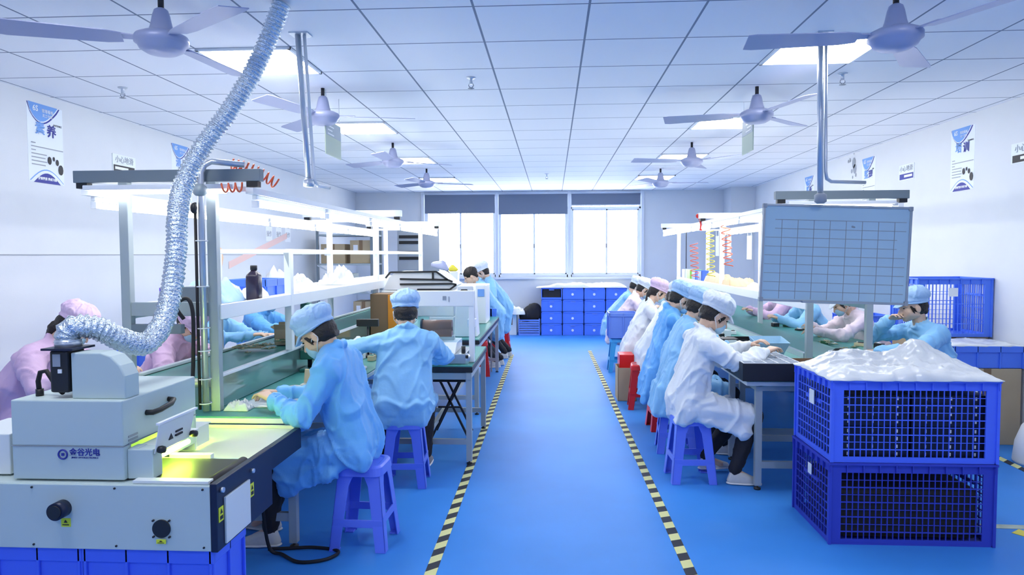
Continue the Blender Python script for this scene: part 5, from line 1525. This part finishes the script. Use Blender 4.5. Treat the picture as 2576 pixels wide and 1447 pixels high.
# shelving rack at the back left
t = thing('storage_rack', 'grey steel shelving rack at the back left wall', 'shelf', (-3.4, 11.5, 0))
for x in (-3.85, -2.95):
    for y in (11.2, 11.8):
        MB().bar((x, y, .0), (x, y, 2.02), .04).build('upright', 'beam', t)
for z in (.45, .95, 1.42, 1.90):
    MB().box(-3.87, -2.93, 11.18, 11.82, z, z + .03).build('shelf_board', 'post', t, .003)
MB().bar((-3.85, 11.18, 1.42), (-2.95, 11.18, .95), .02).build('diagonal_brace', 'alu', t)
def closed_box(x, y, z, sx, sy, h, m, label, group=None):
    t = thing('carton', label, 'box', (x, y, z), 0, group)
    MB().box(x - sx / 2, x + sx / 2, y - sy / 2, y + sy / 2, z, z + h).build('box_body', m, t, .004)
    MB().box(x - .03, x + .03, y - sy / 2 - .001, y + sy / 2 + .001, z + h * .5, z + h + .001).build('tape_strip', 'cardb', t)
    MB().box(x - sx * .35, x - .05, y - sy / 2 - .003, y - sy / 2, z + h * .4, z + h * .8).build('label', 'white', t)
closed_box(-3.62, 11.5, 1.4505, .40, .45, .32, 'card', 'brown carton on the upper shelf of the back rack, left one')
closed_box(-3.15, 11.5, 1.4505, .36, .45, .38, 'card', 'brown carton on the upper shelf of the back rack, right one')
closed_box(-3.55, 11.5, .9805, .46, .45, .30, 'mach', 'grey carton on the middle shelf of the back rack')
closed_box(-3.12, 11.5, .4805, .34, .45, .34, 'card', 'carton on the low shelf of the back rack')
bag(-3.15, 11.5, .9805, .3, .4, .22, 'white bag on the middle shelf of the back rack', 'film', seed=4.4)
t = thing('server_cabinet', 'pale cabinet with black slotted panels at the back left', 'cabinet', (-2.6, 12.3, 0))
MB().box(-2.75, -2.0, 12.2, 12.7, .0, 2.05).build('cabinet_body', 'boardf', t, .01)
b = MB()
for z in (1.50, 1.60, 1.78, 1.88): b.box(-2.72, -2.32, 12.19, 12.20, z, z + .055)
b.build('slots', 'black', t)

# ---- right bench things
def bits(n, x0, x1, y0, y1, z, label, group, cols):
    for k in range(n):
        x, y = random.uniform(x0, x1), random.uniform(y0, y1)
        t = thing('electronic_part', label, 'electronic part', (x, y, z), random.uniform(0, 3), group)
        a, c, h = random.uniform(.02, .05), random.uniform(.02, .04), random.uniform(.015, .05)
        MB().box(-a, a, -c, c, .0005, h).build('housing', cols[k % len(cols)], t, .003, world=False)
        MB().box(-a * .5, a * .4, -c * .6, c * .6, h, h + .006).build('cover', cols[(k + 1) % len(cols)], t, .001, world=False)
        MB().cyl((a * .7, 0, h), (a * .7, 0, h + .012), .006, n=8).build('terminal', 'steel', t, world=False)
bits(26, 1.48, 1.95, 5.6, 9.5, .7515, 'small electronic part on the aisle half of the right bench', 'electronic parts on the aisle half of the right bench', ('black', 'white', 'beam', 'green', 'plast_w', 'black'))
bits(12, 2.50, 2.85, 5.8, 8.5, .7515, 'small electronic part on the far half of the right bench', 'electronic parts on the far half of the right bench', ('black', 'white', 'pcb', 'brass'))
bits(14, -1.72, -1.40, 5.2, 6.5, .7515, 'small electronic part on the left bench past the nearest woman', 'electronic parts past the nearest woman', ('black', 'white', 'brass', 'green', 'plast_w'))
bits(10, -2.65, -2.35, 5.5, 7.5, .7515, 'small electronic part before the far side workers of the left bench', 'electronic parts before the far side workers', ('black', 'brass', 'white', 'card'))
for k, (x, y, m, w) in enumerate(((1.72, 5.75, 'rubber', 'black'), (1.62, 6.6, 'white', 'white'), (1.75, 7.4, 'rubber', 'second black'))):
    pts_ = [(x + .13 * math.sin(j * 1.3 + k) * (1 - j / 14), y + .16 * math.cos(j * 1.1 + k), .758 + .03 * (j % 3 == 1)) for j in range(11)]
    solo(MB().tube(spline(pts_, 6), .004, 7), 'loose_cable', m, w + ' tangled cable lying on the right bench', 'cable', loc=(x, y, .755))
t = thing('divided_tray', 'black box with a white divided insert on the short bench at the right', 'box', (1.45, 4.9, .75))
b = MB(); x0, x1, y0, y1, z0, z1 = 1.235, 1.62, 4.56, 5.28, .752, .868
b.box(x0, x1, y0, y1, z0, z0 + .006); b.box(x0, x0 + .006, y0, y1, z0, z1); b.box(x1 - .006, x1, y0, y1, z0, z1); b.box(x0, x1, y0, y0 + .006, z0, z1); b.box(x0, x1, y1 - .006, y1, z0, z1)
b.build('box_wall', 'black', t, .002)
b = MB()
for k in range(6):
    x = x0 + .008 + (x1 - x0 - .016) * k / 5; b.box(x - .003, x + .003, y0 + .006, y1 - .006, z1 - .045, z1 + .003)
for k in range(8):
    y = y0 + .008 + (y1 - y0 - .016) * k / 7; b.box(x0 + .006, x1 - .006, y - .003, y + .003, z1 - .045, z1 + .003)
b.build('divider_grid', 'paper', t)
t = thing('parts_bin', 'pale blue tapered plastic bin on the right bench behind the hands', 'bin', (1.66, 5.45, .78))
b = MB()
q0 = [(1.58, 5.36), (1.74, 5.36), (1.74, 5.50), (1.58, 5.50)]; q1 = [(1.54, 5.32), (1.79, 5.32), (1.79, 5.54), (1.54, 5.54)]
vv = [(x, y, .79) for x, y in q0] + [(x, y, .905 + .03 * (i in (2, 3))) for i, (x, y) in enumerate(q1)]
vv += [(x * .97 + .05, y * .97 + .163, .796) for x, y in q0] + [(x * .97 + .05, y * .97 + .163, .905 + .03 * (i in (2, 3))) for i, (x, y) in enumerate(q1)]
b.add(vv, [(0, 3, 2, 1)] + [(i, (i + 1) % 4, 4 + (i + 1) % 4, 4 + i) for i in range(4)] + [(8, 9, 10, 11)] + [(8 + (i + 1) % 4, 8 + i, 12 + i, 12 + (i + 1) % 4) for i in range(4)] + [(4 + i, 4 + (i + 1) % 4, 12 + (i + 1) % 4, 12 + i) for i in range(4)])
b.build('bin_body', 'mask', t)
MB().box(1.56, 1.76, 5.34, 5.52, .751, .789).build('bin_foot', 'fabric_k', t, .003)
box_open(1.82, 5.05, .7505, .32, .30, .06, 'cardb', 'brown open tray between the divided box and the near right post', 0, 'parts_tray', 'tray', False)
pcb_pile(1.62, 5.95, .7515, 8, 'small circuit board lying loose on the right bench', 'circuit boards on the right bench', .3, .7)
pcb_pile(2.6, 6.3, .7515, 6, 'small circuit board beyond the right belt', 'circuit boards beyond the right belt', .3, .7)
for k, (x, y) in enumerate(((1.70, 6.35), (1.65, 7.1), (1.7, 8.0))):
    box_open(x, y, .7505, .2, .26, .07, ('black', 'white', 'brass')[k], ('black open tray on the right bench behind the pale blue bin', 'white open tray in the middle of the right bench', 'tan open tray farther along the right bench')[k], .2 * k, 'parts_tray', 'tray', False)
t = thing('soldering_station', 'dark soldering station on the right bench before the second worker', 'soldering station', (1.55, 6.0, .75))
MB().box(1.46, 1.60, 6.05, 6.2, .752, .85).build('station_body', 'black', t, .006)
MB().box(1.48, 1.58, 6.044, 6.05, .80, .84).build('display', 'plast_w', t)
MB().tube([(1.44, 6.0, .76), (1.42, 5.95, .83), (1.40, 5.9, .86)], [.012, .010, .006], 10).build('iron', 'alu', t)
t = thing('phone_dish', 'round dark dish with a white rim on the right bench between the posts', 'dish', (2.30, 5.75, .79))
MB().lathe((2.28, 5.62, .776), [(.05, 0), (.085, .012), (.09, .028), (.08, .03), (.05, .012), (.001, .01)], 28).build('dish_body', 'white', t)
MB().lathe((2.28, 5.62, .79), [(.06, 0), (.065, .01), (.04, .035), (.001, .04)], 20).build('dish_parts', 'black', t)
# coiled hoses and orange things above the right bench
coil('coiled_hose', 'orange', (1.78, 7.3, 1.90), (1.82, 7.3, 1.45), .045, 7, 'coiled orange air hose hanging over the right bench, nearer one', group=None)
coil('coiled_hose', 'yel', (1.80, 8.1, 1.85), (1.82, 8.1, 1.32), .045, 9, 'coiled yellowish air hose hanging over the right bench')
coil('coiled_hose', 'orange', (1.80, 9.0, 1.72), (1.82, 9.0, 1.28), .05, 7, 'coiled orange air hose hanging over the right bench, farther one')
coil('coiled_hose', 'fabric_k', (1.82, 9.6, 1.86), (1.82, 9.6, 1.40), .045, 8, 'coiled dark air hose hanging over the right bench')
t = thing('air_screwdriver', 'red pistol grip tool hooked high above the right bench', 'tool', (1.74, 8.35, 1.95))
MB().hull([(1.72, 8.35, 2.03, .03), (1.80, 8.35, 2.03, .028)], 2).build('tool_head', 'red', t)
MB().tube([(1.74, 8.35, 2.01), (1.76, 8.35, 1.93), (1.75, 8.35, 1.86)], [.020, .017, .016], 12).build('tool_grip', 'red', t)
for k, (y, m, s) in enumerate(((10.2, 'lime', 'lime green'), (9.85, 'crate_l', 'pale blue'), (9.45, 'crate_b', 'bright blue'), (10.6, 'white', 'white'))):
    box_open(2.06, y, 1.2130, .18, .22, .14, m, s + ' bin on the far end of the right shelf', 0, 'parts_bin', 'bin', False)
bag(2.15, 8.6, 1.2130, .34, 1.4, .15, 'peach coloured packing heap on the right shelf', 'faint_o', seed=3.9)
bag(2.2, 7.0, 1.2130, .34, .9, .13, 'white packing heap on the right shelf nearer the whiteboard', 'film', seed=13.9)
# papers hanging in the right frame
for k, (y, z) in enumerate(((9.9, 1.68), (10.6, 1.70), (8.9, 1.66), (6.9, 1.66))):
    t = thing('hanging_paper', 'work sheet clipped in the right lamp frame, %s one' % ('third', 'farthest', 'second', 'nearest')[k], 'paper', (2.46, y, z))
    MB().box(2.47, 2.473, y - .11, y + .11, z - .15, z + .15).build('sheet', 'ink_g' if k % 2 else 'sign', t)
    for dy in (-.08, .08): MB().bar((2.4715, y + dy, z + .15), (2.4715, y + dy, 1.93), .004).build('string', 'white', t)

# things beside the right aisle edge
box_open(.80, 7.62, 0, .20, .30, .36, 'card', 'tall open cardboard box on the floor beside the red stools', 0, 'carton', 'box', False)
solo(MB().box(.74, .90, 7.70, 7.95, .30, .47), 'red_box', 'stool_r', 'red box standing in the tall cardboard box', 'box', bevel=.006, loc=(.82, 7.82, .3))
solid_crate(.76, 1.12, 9.30, 9.62, .4565, .80, 'pale blue bin set on the light blue stool', 'crate_l')

# back wall bins
cols = (-.02, .40, .82, 1.24)
rows = (0, .235, .47, .705)
for i, x in enumerate(cols):
    for j, z in enumerate(rows):
        where = ('lowest', 'second', 'third', 'topmost')[j] + ' in the ' + ('leftmost', 'second', 'third', 'fourth')[i] + ' stack by the back wall'
        t = thing('stacking_bin', 'bright blue bin, ' + where, 'bin', (x, 13.85, z), 0, 'blue stacking bins by the back wall')
        b = MB(); a0, a1, y0, y1 = x - .198, x + .198, 13.58, 14.02; w = .006
        b.box(a0, a1, y0, y1, z + .001, z + .007); b.box(a0, a0 + w, y0, y1, z, z + .23); b.box(a1 - w, a1, y0, y1, z, z + .23); b.box(a0, a1, y1 - w, y1, z, z + .23)
        open_ = (i == 0 and j == 3)
        b.box(a0, a1, y0, y0 + w, z, z + (.23 if not open_ else .04))
        b.box(a0 - .004, a1 + .004, y0 - .008, y0, z + .205, z + .23)
        b.box(a0 - .004, a0 + .012, y0 - .008, y0, z, z + .23); b.box(a1 - .012, a1 + .004, y0 - .008, y0, z, z + .23)
        b.build('bin_wall', 'crate_b', t, .002)
        MB().box(x - .05, x + .05, y0 - .014, y0 - .008, z + .18, z + .195).build('handle', 'crate_l', t)
        if not open_ and (i + j) % 4 != 3:
            MB().cyl((x - .01, y0 - .012, z + .10), (x - .01, y0 - .009, z + .10), .025, n=14).build('round_label', 'white', t)
        if open_:
            MB().box(x - .17, x + .17, 13.60, 13.98, z + .01, z + .20).build('dark_content', 'fabric_k', t)
film_heap(-.32, 1.46, 13.55, 14.04, .937, .09, 'cover_sheet', 'film', 'white sheet lying over the blue bins by the back wall', 'sheet', seed=21.3, res=40)
t = thing('mesh_basket', 'pale blue slatted basket on the floor left of the blue bins', 'basket', (-.46, 13.8, 0))
b = MB(); a0, a1, y0, y1 = -.66, -.26, 13.56, 14.0
b.box(a0, a1, y0, y1, 0, .01)
for k in range(7):
    z = .01 + k * .045; b.box(a0, a1, y0, y0 + .006, z, z + .03); b.box(a0, a0 + .006, y0, y1, z, z + .03); b.box(a1 - .006, a1, y0, y1, z, z + .03); b.box(a0, a1, y1 - .006, y1, z, z + .03)
for x in (a0, a1): b.box(x - .01, x + .01, y0 - .004, y0 + .01, 0, .33)
b.build('slatted_wall', 'crate_l', t)
b = MB().hull([(-.55, 13.8, .36, .12), (-.36, 13.8, .50, .13), (-.30, 13.78, .38, .09), (-.60, 13.75, .33, .06)], 3)
o = solo(b, 'black_bag', 'fabric_k', 'bulging black bag lying in the pale blue basket', 'bag', loc=(-.45, 13.8, .33)); remesh(o, .02, 2, .02, 6, 3)
o.rotation_euler = (0, 0, 0)
bag(-.72, 13.6, .42, .36, .4, .16, 'white cloth thrown over the black bag', 'film', seed=31.1, name='white_cloth', cat='cloth')
closed_box(-.82, 13.75, 0, .22, .3, .40, 'mach_w', 'low pale box left of the basket by the back wall')

# right wall: cartons and crates
closed_box(3.56, 6.05, 0, .54, .36, .63, 'card', 'big brown carton on the floor by the right wall')
t2 = solid_crate(3.30, 3.84, 5.88, 6.24, .6315, .815, 'long blue crate lying on the big brown carton', 'crate_b')
film_heap(3.27, 3.85, 5.87, 6.26, .817, .04, 'plastic_film', 'film', 'white film over the long blue crate on the carton', 'plastic film', seed=11, res=24)
closed_box(3.53, 6.55, 0, .60, .46, .84, 'card', 'taller carton standing behind the big brown carton')
lattice_crate(3.215, 3.84, 6.30, 6.78, .8415, 1.36, 'blue mesh crate with a white tag behind the unmasked person', 'crate_b', 'blue mesh crates', nx=16, nz=5)
b = MB().box(3.46, 3.54, 6.275, 6.279, 1.20, 1.275)
solo(b, 'paper_tag', 'white', 'white paper tag on the blue mesh crate behind the unmasked person', 'tag', loc=(3.50, 6.277, 1.2))
lattice_crate(3.32, 3.80, 8.0, 8.4, .0, .42, 'blue mesh crate on the floor beyond the right bench, lower one', 'crate_b', 'blue mesh crates', nx=12, nz=5)
lattice_crate(3.32, 3.80, 8.0, 8.4, .4215, .88, 'blue mesh crate beyond the right bench, on top of another', 'crate_b', 'blue mesh crates', nx=12, nz=5)
# white moulded bucket at the right edge
t = thing('white_bucket', 'white moulded bucket cut by the right edge of the photo', 'bucket', (3.63, 5.35, 0))
MB().lathe((3.63, 5.35, 0), [(.16, .001), (.165, .02), (.15, .16), (.11, .28), (.07, .33), (.07, .36)], 28).build('bucket_body', 'plast_w', t)
MB().lathe((3.63, 5.35, .36), [(.075, 0), (.075, .02), (.04, .03)], 20).build('bucket_lid', 'mach', t)
# people's seats on the far side of the benches
for x, y, w in ((-3.42, 4.15, 'under the woman bending behind the curing machine'), (-2.99, 4.95, 'under the masked woman in pink'), (-3.20, 6.05, 'under the blue gowned worker right of the near post'), (-3.14, 6.95, 'under the blue gowned worker behind the drill stand'),
                (3.18, 6.95, 'under the worker between the right posts')):
    cstool(x, y, 0, 'stool', 'blue plastic stool ' + w)
